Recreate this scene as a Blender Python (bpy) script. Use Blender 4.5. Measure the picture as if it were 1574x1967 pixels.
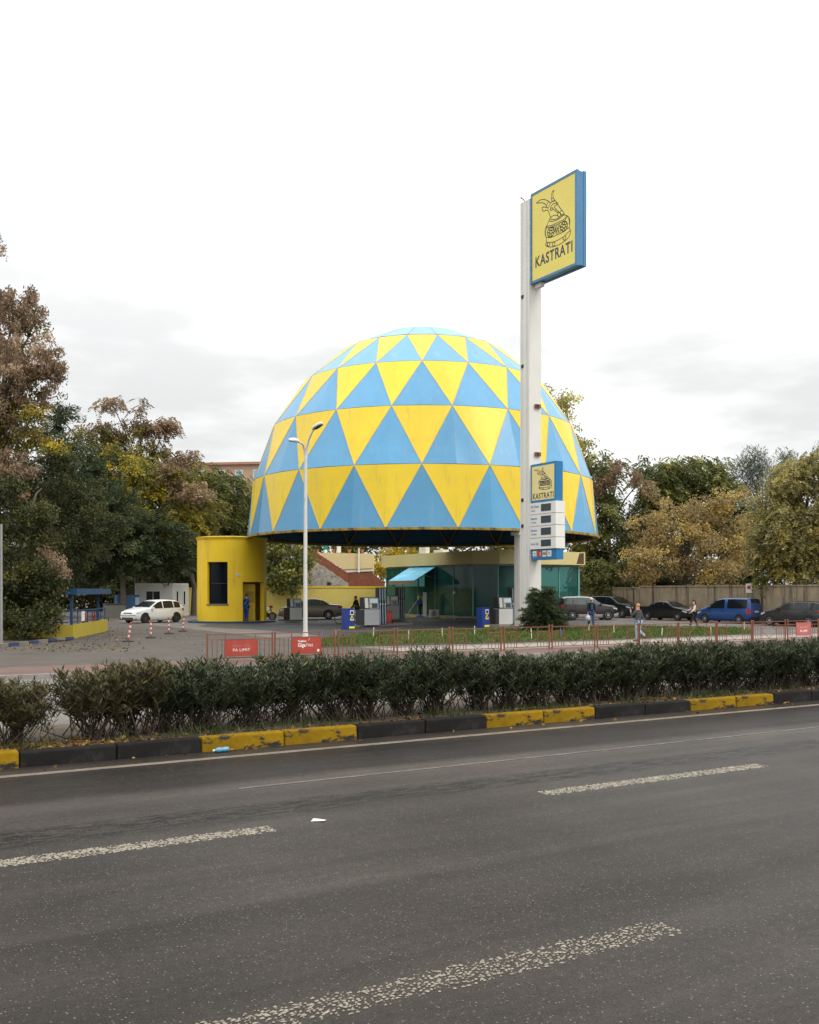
import bpy, bmesh, math, random
import numpy as np
from mathutils import Vector, Matrix

for o in list(bpy.data.objects):
    bpy.data.objects.remove(o, do_unlink=True)
scene = bpy.context.scene
COL = scene.collection
R = math.radians

# ------------------------------------------------------------------ camera, light, exposure
FPX, U0, V0, CAMH = 1930.0, 787.0, 1133.0, 2.2      # focal length, principal column, horizon row (photo pixels), eye height
cam_d = bpy.data.cameras.new('camera')
cam = bpy.data.objects.new('camera', cam_d)
COL.objects.link(cam)
cam.location = (0, 0, CAMH)
cam.rotation_euler = (R(90), 0, 0)
cam_d.sensor_fit = 'VERTICAL'
cam_d.sensor_height = 36.0
cam_d.sensor_width = 36.0
cam_d.lens = 36.0 * FPX / 1967.0
cam_d.shift_y = (V0 - 983.5) / 1967.0
cam_d.clip_start = 0.1
cam_d.clip_end = 4000
scene.camera = cam
scene.render.resolution_x = 819
scene.render.resolution_y = 1024

SUN_EL, SUN_AZ = R(48), R(128)          # azimuth measured from +y towards +x
wld = bpy.data.worlds.new('World')
scene.world = wld
wld.use_nodes = True
nt = wld.node_tree
nt.nodes.clear()
def N(t, kind, **kw):
    n = t.nodes.new(kind)
    for k, v in kw.items():
        setattr(n, k, v)
    return n
def mth(t, op, a, b=None, clamp=False):
    n = N(t, 'ShaderNodeMath', operation=op, use_clamp=clamp)
    for i, x in enumerate((a, b)):
        if x is None: continue
        if isinstance(x, (int, float)): n.inputs[i].default_value = x
        else: t.links.new(x, n.inputs[i])
    return n.outputs[0]
out = N(nt, 'ShaderNodeOutputWorld')
bg = N(nt, 'ShaderNodeBackground')
sky = N(nt, 'ShaderNodeTexSky', sky_type='NISHITA', sun_disc=False, sun_elevation=SUN_EL, sun_rotation=SUN_AZ)
sky.air_density = 1.0; sky.dust_density = 3.0
tc = N(nt, 'ShaderNodeTexCoord')
sep = N(nt, 'ShaderNodeSeparateXYZ')
nt.links.new(tc.outputs['Generated'], sep.inputs[0])
zz = mth(nt, 'MAXIMUM', sep.outputs[2], 0.0)
# overcast sky: three times brighter overhead than at the horizon
lum = mth(nt, 'ADD', mth(nt, 'MULTIPLY', zz, 2.0), 1.0)
mp = N(nt, 'ShaderNodeMapping'); mp.inputs['Scale'].default_value = (1.0, 1.0, 3.4)
mp.inputs['Location'].default_value = (0.35, 0.0, 0.12)
nt.links.new(tc.outputs['Generated'], mp.inputs[0])
cn = N(nt, 'ShaderNodeTexNoise'); cn.inputs['Scale'].default_value = 3.1; cn.inputs['Detail'].default_value = 6; cn.inputs['Roughness'].default_value = 0.52
nt.links.new(mp.outputs[0], cn.inputs['Vector'])
mr = N(nt, 'ShaderNodeMapRange', interpolation_type='SMOOTHSTEP')
mr.inputs[1].default_value = 0.36; mr.inputs[2].default_value = 0.62; mr.inputs[3].default_value = 0.735; mr.inputs[4].default_value = 1.14
nt.links.new(cn.outputs[0], mr.inputs[0])
lum2 = mth(nt, 'MULTIPLY', mth(nt, 'MULTIPLY', lum, 0.86), mr.outputs[0])
comb = N(nt, 'ShaderNodeCombineColor')
nt.links.new(mth(nt, 'MULTIPLY', lum2, 0.985), comb.inputs[0])
nt.links.new(lum2, comb.inputs[1])
nt.links.new(mth(nt, 'MULTIPLY', lum2, 1.0), comb.inputs[2])
skym = N(nt, 'ShaderNodeMixRGB', blend_type='MULTIPLY'); skym.inputs[0].default_value = 1.0
skym.inputs[2].default_value = (0.1, 0.1, 0.1, 1)
nt.links.new(sky.outputs[0], skym.inputs[1])
mx = N(nt, 'ShaderNodeMixRGB'); mx.inputs[0].default_value = 0.97
nt.links.new(skym.outputs[0], mx.inputs[1]); nt.links.new(comb.outputs[0], mx.inputs[2])
nt.links.new(mx.outputs[0], bg.inputs[0])
bg.inputs[1].default_value = 1.0
nt.links.new(bg.outputs[0], out.inputs[0])

sun_d = bpy.data.lights.new('sun', 'SUN')
sun_d.energy = 1.3; sun_d.angle = R(22); sun_d.color = (1.0, 0.96, 0.9)
sun = bpy.data.objects.new('sun', sun_d); COL.objects.link(sun)
sd = Vector((math.sin(SUN_AZ) * math.cos(SUN_EL), math.cos(SUN_AZ) * math.cos(SUN_EL), math.sin(SUN_EL)))
sun.rotation_euler = (-sd).to_track_quat('-Z', 'Y').to_euler()
vs = scene.view_settings
vs.view_transform = 'Standard'; vs.look = 'None'; vs.gamma = 1.0; vs.exposure = 0.0; vs.use_curve_mapping = False
scene.render.engine = 'CYCLES'
scene.cycles.max_bounces = 6

# ------------------------------------------------------------------ geometry of the place
TH = math.atan2(507.0, 862.0)                 # the road runs TH from the +x axis
EX, EY = math.cos(TH), math.sin(TH)           # along the road
NX, NY = -EY, EX                              # across the road, towards the filling station
ROAD = TH
SIGNROT = TH - math.pi / 2                    # local x = -n, front face -y looks along -e
def G(u, v, z=0.0):
    y = (CAMH - z) * FPX / (v - V0)
    return ((u - U0) / FPX * y, y)
def AT(u, v, d):
    return Vector(((u - U0) / FPX * d, d, CAMH + (V0 - v) / FPX * d))
def ST(s, t):
    return (s * EX + t * NX, s * EY + t * NY)
def ray_t(u, t):                               # ground point seen in column u at road offset t
    k = (u - U0) / FPX
    y = t / (EX - EY * k)
    return (k * y, y)
def to_st(p):
    return (p[0] * EX + p[1] * EY, p[0] * NX + p[1] * NY)

# ------------------------------------------------------------------ materials
MATS = {}
def mat(name, col, rough=0.6, metal=0.0, var=0.12, vs_=2.0, bump=0.0, bs=60.0, spec=0.5, wear=None, coat=0.0, rand=0.0):
    if name in MATS: return MATS[name]
    m = bpy.data.materials.new(name); m.use_nodes = True
    t = m.node_tree; b = t.nodes['Principled BSDF']
    b.inputs['Roughness'].default_value = rough; b.inputs['Metallic'].default_value = metal
    b.inputs['Specular IOR Level'].default_value = spec
    b.inputs['Coat Weight'].default_value = coat
    tc = N(t, 'ShaderNodeTexCoord')
    n = N(t, 'ShaderNodeTexNoise'); n.inputs['Scale'].default_value = vs_; n.inputs['Detail'].default_value = 7; n.inputs['Roughness'].default_value = 0.65
    t.links.new(tc.outputs['Object'], n.inputs['Vector'])
    r = N(t, 'ShaderNodeMapRange'); r.inputs[1].default_value = 0.3; r.inputs[2].default_value = 0.7
    r.inputs[3].default_value = 1 - var; r.inputs[4].default_value = 1 + var
    t.links.new(n.outputs[0], r.inputs[0])
    mx = N(t, 'ShaderNodeVectorMath', operation='SCALE')
    mx.inputs[0].default_value = col[:3]
    t.links.new(r.outputs[0], mx.inputs['Scale'])
    last = mx.outputs[0]
    if rand:                                   # panels differ a little from one another
        oi = N(t, 'ShaderNodeObjectInfo'); rr_ = N(t, 'ShaderNodeMapRange'); rr_.inputs[3].default_value = 1 - rand; rr_.inputs[4].default_value = 1 + rand
        t.links.new(oi.outputs['Random'], rr_.inputs[0]); mr_ = N(t, 'ShaderNodeVectorMath', operation='SCALE')
        t.links.new(last, mr_.inputs[0]); t.links.new(rr_.outputs[0], mr_.inputs['Scale']); last = mr_.outputs[0]
    if wear:                                   # (colour, low, high, scale, stretch xyz)
        wc, lo, hi, sc = wear[:4]
        st = wear[4] if len(wear) > 4 else (1, 1, 1)
        mpn = N(t, 'ShaderNodeMapping'); mpn.inputs['Scale'].default_value = st
        t.links.new(tc.outputs['Object'], mpn.inputs[0])
        n2 = N(t, 'ShaderNodeTexNoise'); n2.inputs['Scale'].default_value = sc; n2.inputs['Detail'].default_value = 8; n2.inputs['Roughness'].default_value = 0.7
        t.links.new(mpn.outputs[0], n2.inputs['Vector'])
        r2 = N(t, 'ShaderNodeMapRange'); r2.inputs[1].default_value = lo; r2.inputs[2].default_value = hi
        t.links.new(n2.outputs[0], r2.inputs[0])
        m2 = N(t, 'ShaderNodeMixRGB'); m2.inputs[2].default_value = (*wc, 1)
        t.links.new(r2.outputs[0], m2.inputs[0]); t.links.new(last, m2.inputs[1])
        last = m2.outputs[0]
    t.links.new(last, b.inputs['Base Color'])
    if bump:
        n3 = N(t, 'ShaderNodeTexNoise'); n3.inputs['Scale'].default_value = bs; n3.inputs['Detail'].default_value = 4
        t.links.new(tc.outputs['Object'], n3.inputs['Vector'])
        bp = N(t, 'ShaderNodeBump'); bp.inputs['Strength'].default_value = bump; bp.inputs['Distance'].default_value = 0.02
        t.links.new(n3.outputs[0], bp.inputs['Height']); t.links.new(bp.outputs[0], b.inputs['Normal'])
    MATS[name] = m
    return m
def leafmat(name, stops, trans=0.28, rough=0.5):
    if name in MATS: return MATS[name]
    m = bpy.data.materials.new(name); m.use_nodes = True
    t = m.node_tree; b = t.nodes['Principled BSDF']; o = t.nodes['Material Output']
    a = N(t, 'ShaderNodeAttribute', attribute_name='tint')
    cr = N(t, 'ShaderNodeValToRGB')
    e = cr.color_ramp.elements
    while len(e) < len(stops): e.new(0.5)
    for i, (p, c) in enumerate(stops):
        e[i].position = p; e[i].color = (*c, 1)
    t.links.new(a.outputs['Fac'], cr.inputs[0])
    t.links.new(cr.outputs[0], b.inputs['Base Color'])
    b.inputs['Roughness'].default_value = rough; b.inputs['Specular IOR Level'].default_value = 0.3
    tr = N(t, 'ShaderNodeBsdfTranslucent'); t.links.new(cr.outputs[0], tr.inputs[0])
    ms = N(t, 'ShaderNodeMixShader'); ms.inputs[0].default_value = trans
    t.links.new(b.outputs[0], ms.inputs[1]); t.links.new(tr.outputs[0], ms.inputs[2]); t.links.new(ms.outputs[0], o.inputs[0])
    MATS[name] = m
    return m
def glassmat(name, tint, mixf=0.5, rough=0.05):
    if name in MATS: return MATS[name]
    m = bpy.data.materials.new(name); m.use_nodes = True
    t = m.node_tree; b = t.nodes['Principled BSDF']; o = t.nodes['Material Output']
    b.inputs['Base Color'].default_value = (*tint, 1); b.inputs['Roughness'].default_value = rough
    tr = N(t, 'ShaderNodeBsdfTransparent'); tr.inputs[0].default_value = (min(1, tint[0] * 3 + .3), min(1, tint[1] * 3 + .3), min(1, tint[2] * 3 + .3), 1)
    ms = N(t, 'ShaderNodeMixShader'); ms.inputs[0].default_value = mixf
    t.links.new(b.outputs[0], ms.inputs[1]); t.links.new(tr.outputs[0], ms.inputs[2]); t.links.new(ms.outputs[0], o.inputs[0])
    MATS[name] = m
    return m

# ------------------------------------------------------------------ builders
class MB:
    def __init__(self): self.v = []; self.f = []; self.mi = []
    def add(self, vs, fs, m=0):
        k = len(self.v); self.v += [tuple(p) for p in vs]
        for f in fs: self.f.append(tuple(i + k for i in f)); self.mi.append(m)
        return self
    def box(self, c, s, rz=0.0, m=0, taper=1.0):
        x, y, z = s[0] / 2, s[1] / 2, s[2] / 2
        co, si = math.cos(rz), math.sin(rz); P = []
        for dz in (-1, 1):
            k = taper if dz > 0 else 1.0
            for dx, dy in ((-1, -1), (1, -1), (1, 1), (-1, 1)):
                px, py = dx * x * k, dy * y * k
                P.append((c[0] + px * co - py * si, c[1] + px * si + py * co, c[2] + dz * z))
        return self.add(P, [(3, 2, 1, 0), (4, 5, 6, 7), (0, 1, 5, 4), (1, 2, 6, 5), (2, 3, 7, 6), (3, 0, 4, 7)], m)
    def bx(self, x0, x1, y0, y1, z0, z1, m=0):
        return self.box(((x0 + x1) / 2, (y0 + y1) / 2, (z0 + z1) / 2), (x1 - x0, y1 - y0, z1 - z0), 0, m)
    def tube(self, pts, rad, n=8, m=0, cap=True):
        pts = [Vector(p) for p in pts]
        if not isinstance(rad, (list, tuple)): rad = [rad] * len(pts)
        rings = []; prev = None
        for i, p in enumerate(pts):
            d = (pts[min(i + 1, len(pts) - 1)] - pts[max(i - 1, 0)]).normalized()
            if prev is None:
                a = Vector((0, 0, 1)) if abs(d.z) < 0.9 else Vector((1, 0, 0))
                x = d.cross(a).normalized()
            else:
                x = (prev - d * prev.dot(d)).normalized()
            prev = x; y = d.cross(x)
            rings.append([p + (x * math.cos(2 * math.pi * j / n) + y * math.sin(2 * math.pi * j / n)) * rad[i] for j in range(n)])
        vs = [q for r in rings for q in r]; fs = []
        for i in range(len(pts) - 1):
            for j in range(n):
                a, b = i * n + j, i * n + (j + 1) % n
                fs.append((a, b, b + n, a + n))
        if cap:
            fs.append(tuple(range(n))[::-1]); fs.append(tuple(range((len(pts) - 1) * n, len(pts) * n)))
        return self.add(vs, fs, m)
    def lathe(self, prof, n=20, axis='z', c=(0, 0, 0), m=0, cap=True):
        vs = []
        for r, h in prof:
            for j in range(n):
                a = 2 * math.pi * j / n
                p = (r * math.cos(a), r * math.sin(a), h)
                if axis == 'y': p = (p[0], p[2], p[1])
                if axis == 'x': p = (p[2], p[0], p[1])
                vs.append((p[0] + c[0], p[1] + c[1], p[2] + c[2]))
        fs = []
        for i in range(len(prof) - 1):
            for j in range(n):
                a, b = i * n + j, i * n + (j + 1) % n
                fs.append((a, b, b + n, a + n))
        if cap:
            fs.append(tuple(range(n))[::-1]); fs.append(tuple(range((len(prof) - 1) * n, len(prof) * n)))
        return self.add(vs, fs, m)
    def prism(self, poly, z0, z1, m=0):            # polygon in xy, extruded along z
        n = len(poly)
        vs = [(p[0], p[1], z0) for p in poly] + [(p[0], p[1], z1) for p in poly]
        fs = [tuple(range(n))[::-1], tuple(range(n, 2 * n))] + [(i, (i + 1) % n, n + (i + 1) % n, n + i) for i in range(n)]
        return self.add(vs, fs, m)
    def prismY(self, poly, y0, y1, m=0):           # polygon in xz, extruded along y
        n = len(poly)
        vs = [(p[0], y0, p[1]) for p in poly] + [(p[0], y1, p[1]) for p in poly]
        fs = [tuple(range(n)), tuple(range(n, 2 * n))[::-1]] + [((i + 1) % n, i, n + i, n + (i + 1) % n) for i in range(n)]
        return self.add(vs, fs, m)
    def sphere(self, c, r, n=12, k=8, m=0):
        rx, ry, rz = r if isinstance(r, (tuple, list)) else (r, r, r)
        vs = []
        for i in range(1, k):
            a = math.pi * i / k
            for j in range(n):
                b = 2 * math.pi * j / n
                vs.append((c[0] + rx * math.sin(a) * math.cos(b), c[1] + ry * math.sin(a) * math.sin(b), c[2] + rz * math.cos(a)))
        top = len(vs); vs += [(c[0], c[1], c[2] + rz), (c[0], c[1], c[2] - rz)]
        fs = []
        for i in range(k - 2):
            for j in range(n):
                a, b = i * n + j, i * n + (j + 1) % n
                fs.append((a, a + n, b + n, b))
        for j in range(n):
            fs.append((top, j, (j + 1) % n)); q = (k - 2) * n
            fs.append((top + 1, q + (j + 1) % n, q + j))
        return self.add(vs, fs, m)
    def mesh(self, name, mats, smooth=False):
        me = bpy.data.meshes.new(name)
        me.from_pydata(self.v, [], self.f)
        for mm in (mats if isinstance(mats, (list, tuple)) else [mats]): me.materials.append(mm)
        if any(self.mi): me.polygons.foreach_set('material_index', self.mi)
        if smooth:
            me.polygons.foreach_set('use_smooth', [True] * len(me.polygons))
            me.set_sharp_from_angle(angle=R(40))
        me.update()
        return me
    def build(self, name, mats, parent=None, smooth=False, loc=None, rz=None):
        return ob(name, self.mesh(name, mats, smooth), parent, loc, rz)
def ob(name, me, parent=None, loc=None, rz=None):
    o = bpy.data.objects.new(name, me); COL.objects.link(o)
    if parent is not None: o.parent = parent
    if loc is not None: o.location = loc
    if rz is not None: o.rotation_euler = (0, 0, rz)
    return o
def tag(o, label=None, cat=None, group=None, kind=None):
    if label: o['label'] = label
    if cat: o['category'] = cat
    if group: o['group'] = group
    if kind: o['kind'] = kind
    return o
def thing(name, label, cat, loc=(0, 0, 0), rz=0.0, group=None, kind=None):
    o = bpy.data.objects.new(name, None); COL.objects.link(o)
    if len(loc) == 2: loc = (loc[0], loc[1], 0)
    o.location = loc; o.rotation_euler = (0, 0, rz); o.empty_display_size = 0.3
    return tag(o, label, cat, group, kind)
def dup(root, loc, rz=0.0, label=None, sc=1.0):
    r = root.copy(); COL.objects.link(r)
    r.location = loc if len(loc) == 3 else (loc[0], loc[1], 0); r.rotation_euler = (0, 0, rz); r.scale = (sc, sc, sc)
    if label: r['label'] = label
    for ch in list(root.children):
        c = ch.copy(); COL.objects.link(c); c.parent = r
        for g in list(ch.children):
            d = g.copy(); COL.objects.link(d); d.parent = c
    return r
def text(name, s, size, m, parent, loc, bold=0.0, sx=1.0, align='LEFT', ext=0.004, rot=(math.pi / 2, 0, 0), sp=1.0):
    cu = bpy.data.curves.new(name, 'FONT'); cu.body = s; cu.size = size; cu.offset = bold; cu.extrude = ext
    cu.align_x = align; cu.resolution_u = 3; cu.space_character = sp
    t = bpy.data.objects.new('tmp', cu); COL.objects.link(t)
    dg = bpy.context.evaluated_depsgraph_get()
    me = bpy.data.meshes.new_from_object(t.evaluated_get(dg))
    bpy.data.objects.remove(t); bpy.data.curves.remove(cu)
    me.name = name; me.materials.clear(); me.materials.append(m)
    o = ob(name, me, parent, loc); o.rotation_euler = rot; o.scale = (sx, 1, 1)
    return o
def sheet(name, pts, z, m, rz=0.0, kind='structure', th=None, label=None, cat=None):
    mb = MB()
    if rz:
        c, s = math.cos(-rz), math.sin(-rz)
        pts = [(p[0] * c - p[1] * s, p[0] * s + p[1] * c) for p in pts]
    if th: mb.prism([(p[0], p[1]) for p in pts], z - th, z)
    else: mb.add([(p[0], p[1], z) for p in pts], [tuple(range(len(pts)))])
    o = mb.build(name, m, None, False, (0, 0, 0), rz)
    return tag(o, label, cat, None, kind)
def leaves_mesh(name, C, D, S, W, tint, m, fold=0.25):
    """C centres (n,3), D unit leaf directions, S half lengths, W half widths, tint (n) -> mesh of folded rhombic leaves"""
    n = len(C)
    rnd = np.random.default_rng(n)
    a = rnd.normal(size=(n, 3)); a[:, 2] += 0.6
    side = np.cross(D, a); side /= np.linalg.norm(side, axis=1)[:, None] + 1e-9
    up = np.cross(side, D)
    V = np.empty((n, 4, 3))
    V[:, 0] = C - D * S[:, None]
    V[:, 1] = C + side * W[:, None] + up * (W * fold)[:, None]
    V[:, 2] = C + D * S[:, None]
    V[:, 3] = C - side * W[:, None] + up * (W * fold)[:, None]
    me = bpy.data.meshes.new(name)
    me.vertices.add(n * 4); me.vertices.foreach_set('co', V.reshape(-1).astype(np.float32))
    me.loops.add(n * 4); me.loops.foreach_set('vertex_index', np.arange(n * 4, dtype=np.int32))
    me.polygons.add(n); me.polygons.foreach_set('loop_start', np.arange(0, n * 4, 4, dtype=np.int32))
    me.update(calc_edges=True)
    at = me.attributes.new('tint', 'FLOAT', 'POINT')
    at.data.foreach_set('value', np.repeat(tint, 4).astype(np.float32))
    me.materials.append(m)
    return me
# ================================================================== ground, roads, pavements
def asphalt(name, base, bands=None, speck=0.9, scuff=False, rough=0.62, scale=1.0, spec=0.3, tint=(1.10, 0.97, 0.86)):
    m = bpy.data.materials.new(name); m.use_nodes = True
    t = m.node_tree; b = t.nodes['Principled BSDF']
    tc = N(t, 'ShaderNodeTexCoord'); L = t.links.new
    def noise(sc, det, rg, st=(1, 1, 1)):
        mp = N(t, 'ShaderNodeMapping'); mp.inputs['Scale'].default_value = st
        L(tc.outputs['Object'], mp.inputs[0])
        n = N(t, 'ShaderNodeTexNoise'); n.inputs['Scale'].default_value = sc; n.inputs['Detail'].default_value = det; n.inputs['Roughness'].default_value = rg
        L(mp.outputs[0], n.inputs['Vector']); return n.outputs[0]
    def rng(x, a, bb, c, d, sm=False):
        r = N(t, 'ShaderNodeMapRange'); r.inputs[1].default_value = a; r.inputs[2].default_value = bb; r.inputs[3].default_value = c; r.inputs[4].default_value = d
        if sm: r.interpolation_type = 'SMOOTHSTEP'
        L(x, r.inputs[0]); return r.outputs[0]
    b.inputs['Specular IOR Level'].default_value = spec
    val = rng(noise(60 * scale, 4, 0.85), 0.3, 0.7, 0.45, 1.6)
    val = mth(t, 'MULTIPLY', val, rng(noise(14 * scale, 5, 0.8), 0.3, 0.7, 0.72, 1.3))
    val = mth(t, 'MULTIPLY', val, rng(noise(0.45, 5, 0.65), 0.3, 0.7, 0.68, 1.34))
    val = mth(t, 'MULTIPLY', val, rng(noise(1.0, 6, 0.65, (0.05, 1.6, 1)), 0.3, 0.7, 0.70, 1.35))
    if bands:
        sp = N(t, 'ShaderNodeSeparateXYZ'); L(tc.outputs['Object'], sp.inputs[0])
        wob = mth(t, 'ADD', sp.outputs[1], mth(t, 'MULTIPLY', mth(t, 'SUBTRACT', noise(0.9, 5, 0.7, (0.3, 1, 1)), 0.5), 0.35))
        cr = N(t, 'ShaderNodeValToRGB'); e = cr.color_ramp.elements
        while len(e) < len(bands): e.new(0.5)
        for i, (p, v) in enumerate(bands):
            e[i].position = p / 14.0; e[i].color = (v / 2, v / 2, v / 2, 1)
        L(mth(t, 'DIVIDE', wob, 14.0), cr.inputs[0])
        val = mth(t, 'MULTIPLY', val, mth(t, 'MULTIPLY', cr.outputs[0], 2.0))
        if scuff:
            g = rng(mth(t, 'ABSOLUTE', mth(t, 'SUBTRACT', wob, 9.42)), 0.14, 0.46, 1, 0, True)
            sc = mth(t, 'MULTIPLY', g, rng(noise(4.2, 9, 0.85, (0.7, 3.2, 1)), 0.46, 0.53, 0, 1))
            val = mth(t, 'MULTIPLY', val, mth(t, 'SUBTRACT', 1.0, mth(t, 'MULTIPLY', sc, 0.85)))
    vo = N(t, 'ShaderNodeTexVoronoi'); vo.inputs['Scale'].default_value = 44 * scale
    L(tc.outputs['Object'], vo.inputs['Vector'])
    spk = mth(t, 'MULTIPLY', rng(vo.outputs['Distance'], 0.12, 0.24, 1, 0), None)
    spk = rng(vo.outputs['Distance'], 0.16, 0.30, 1, 0)
    sc2 = N(t, 'ShaderNodeSeparateColor'); L(vo.outputs['Color'], sc2.inputs[0])
    spk = mth(t, 'MULTIPLY', spk, rng(sc2.outputs[0], 0.62, 0.99, 0, 1))
    cv = N(t, 'ShaderNodeVectorMath', operation='SCALE'); cv.inputs[0].default_value = [base * k for k in tint]
    L(val, cv.inputs['Scale'])
    mx = N(t, 'ShaderNodeMixRGB'); mx.inputs[2].default_value = (0.22, 0.19, 0.15, 1)
    L(mth(t, 'MULTIPLY', spk, speck), mx.inputs[0]); L(cv.outputs[0], mx.inputs[1])
    L(mx.outputs[0], b.inputs['Base Color'])
    L(rng(noise(0.5, 4, 0.6, (0.15, 1, 1)), 0.3, 0.7, rough - 0.12, rough + 0.12), b.inputs['Roughness'])
    bp = N(t, 'ShaderNodeBump'); bp.inputs['Strength'].default_value = 0.5; bp.inputs['Distance'].default_value = 0.006
    L(noise(60 * scale, 3, 0.7), bp.inputs['Height']); L(bp.outputs[0], b.inputs['Normal'])
    return m
M_road = asphalt('asphalt_near', 0.0265, tint=(1.17, 0.97, 0.82), bands=[(0, 0.95), (3.2, 1.05), (5.6, 0.95), (6.55, 0.82), (6.65, 1.05), (8.2, 1.0), (9.0, 1.15), (10.1, 1.2), (10.45, 1.9), (10.75, 1.6), (11.05, 0.70), (12.2, 0.66), (12.75, 1.2), (13.1, 1.0)], scuff=True, rough=0.40, spec=0.07)
M_road2 = asphalt('asphalt_far_carriageway', 0.13, speck=0.4, rough=0.7)
M_fore = asphalt('asphalt_forecourt', 0.050, speck=0.3, rough=0.55, tint=(0.97, 1, 1.02))
M_street = asphalt('asphalt_side_street', 0.115, speck=0.4, rough=0.7)
M_conc = mat('concrete_path', (0.27, 0.245, 0.205), 0.85, var=0.2, vs_=1.2, bump=0.2, wear=((0.16, 0.14, 0.11), 0.52, 0.75, 0.7))
M_dirt = mat('soil', (0.075, 0.055, 0.035), 0.95, var=0.4, vs_=4, bump=0.8, bs=30)
M_ground = mat('ground_dry', (0.10, 0.085, 0.06), 0.95, var=0.3, vs_=0.5, bump=0.4, bs=8)

def brickmat(name, c1, c2, mortar, w, h, rz_extra=0.0):
    m = bpy.data.materials.new(name); m.use_nodes = True
    t = m.node_tree; b = t.nodes['Principled BSDF']; L = t.links.new
    tc = N(t, 'ShaderNodeTexCoord'); mp = N(t, 'ShaderNodeMapping'); mp.inputs['Rotation'].default_value = (0, 0, rz_extra)
    L(tc.outputs['Object'], mp.inputs[0])
    br = N(t, 'ShaderNodeTexBrick'); br.inputs['Scale'].default_value = 1.0
    br.inputs['Brick Width'].default_value = w; br.inputs['Row Height'].default_value = h; br.inputs['Mortar Size'].default_value = 0.008
    br.inputs['Color1'].default_value = (*c1, 1); br.inputs['Color2'].default_value = (*c2, 1); br.inputs['Mortar'].default_value = (*mortar, 1)
    L(mp.outputs[0], br.inputs['Vector'])
    n = N(t, 'ShaderNodeTexNoise'); n.inputs['Scale'].default_value = 0.35; n.inputs['Detail'].default_value = 7; n.inputs['Roughness'].default_value = 0.7
    L(tc.outputs['Object'], n.inputs['Vector'])
    r = N(t, 'ShaderNodeMapRange'); r.inputs[1].default_value = 0.3; r.inputs[2].default_value = 0.7; r.inputs[3].default_value = 0.65; r.inputs[4].default_value = 1.3
    L(n.outputs[0], r.inputs[0])
    s = N(t, 'ShaderNodeVectorMath', operation='SCALE'); L(br.outputs['Color'], s.inputs[0]); L(r.outputs[0], s.inputs['Scale'])
    L(s.outputs[0], b.inputs['Base Color']); b.inputs['Roughness'].default_value = 0.8
    return m
M_pav = brickmat('grey_block_paving', (0.080, 0.064, 0.047), (0.056, 0.045, 0.034), (0.035, 0.032, 0.03), 0.42, 0.21)
M_red = brickmat('red_block_paving', (0.16, 0.085, 0.063), (0.125, 0.07, 0.055), (0.06, 0.04, 0.035), 0.3, 0.15)

sheet('ground', [(-900, -60), (900, -60), (900, 1500), (-900, 1500)], -0.16, M_ground)
sheet('road', [ST(-90, -14), ST(160, -14), ST(160, 13.16), ST(-90, 13.16)], 0.0, M_road, ROAD)
sheet('far_carriageway', [ST(-90, 16.0), ST(160, 16.0), ST(160, 27.4), ST(-90, 27.4)], -0.10, M_road2, ROAD)
sheet('median_strip', [ST(-60, 13.3), ST(90, 13.3), ST(90, 15.9), ST(-60, 15.9)], 0.15, M_dirt, ROAD, th=0.3)
sheet('sidewalk', [ST(-90, 27.55), ST(160, 27.55), ST(160, 30.4), ST(-90, 30.4)], 0.0, M_red, ROAD, th=0.15)
sheet('paved_forecourt', [ST(-90, 30.4), ST(18.0, 30.4), ST(18.0, 120), ST(-90, 120)], 0.0, M_pav, ROAD)
sheet('concrete_path', [ST(18.0, 30.4), ST(120, 30.4), ST(120, 33.0), ST(18.0, 33.0)], 0.0, M_conc, ROAD)
sheet('side_street', [ST(18.0, 33.0), ST(120, 33.0), ST(120, 120), ST(18.0, 120)], -0.004, M_street, ROAD)
fore = [G(u, v) for u, v in ((380, 1203), (520, 1211), (640, 1223), (760, 1214), (1010, 1206), (1030, 1196), (1075, 1186), (1000, 1179), (700, 1177), (520, 1181), (440, 1190))]
sheet('forecourt', fore, 0.006, M_fore)

# kerb along the far pavement
kb = thing('far_kerb', None, None, kind='structure')
far_u = MB().bx(-0.49, 0.49, -0.07, 0.07, -0.12, 0.006).mesh('kerb_stone', mat('kerb_grey_far', (0.24, 0.22, 0.20), 0.85, var=0.2))
for i in range(46):
    p = ST(2 + i * 1.0, 27.47); ob('kerb_stone', far_u, kb, (p[0], p[1], 0), ROAD)

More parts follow.
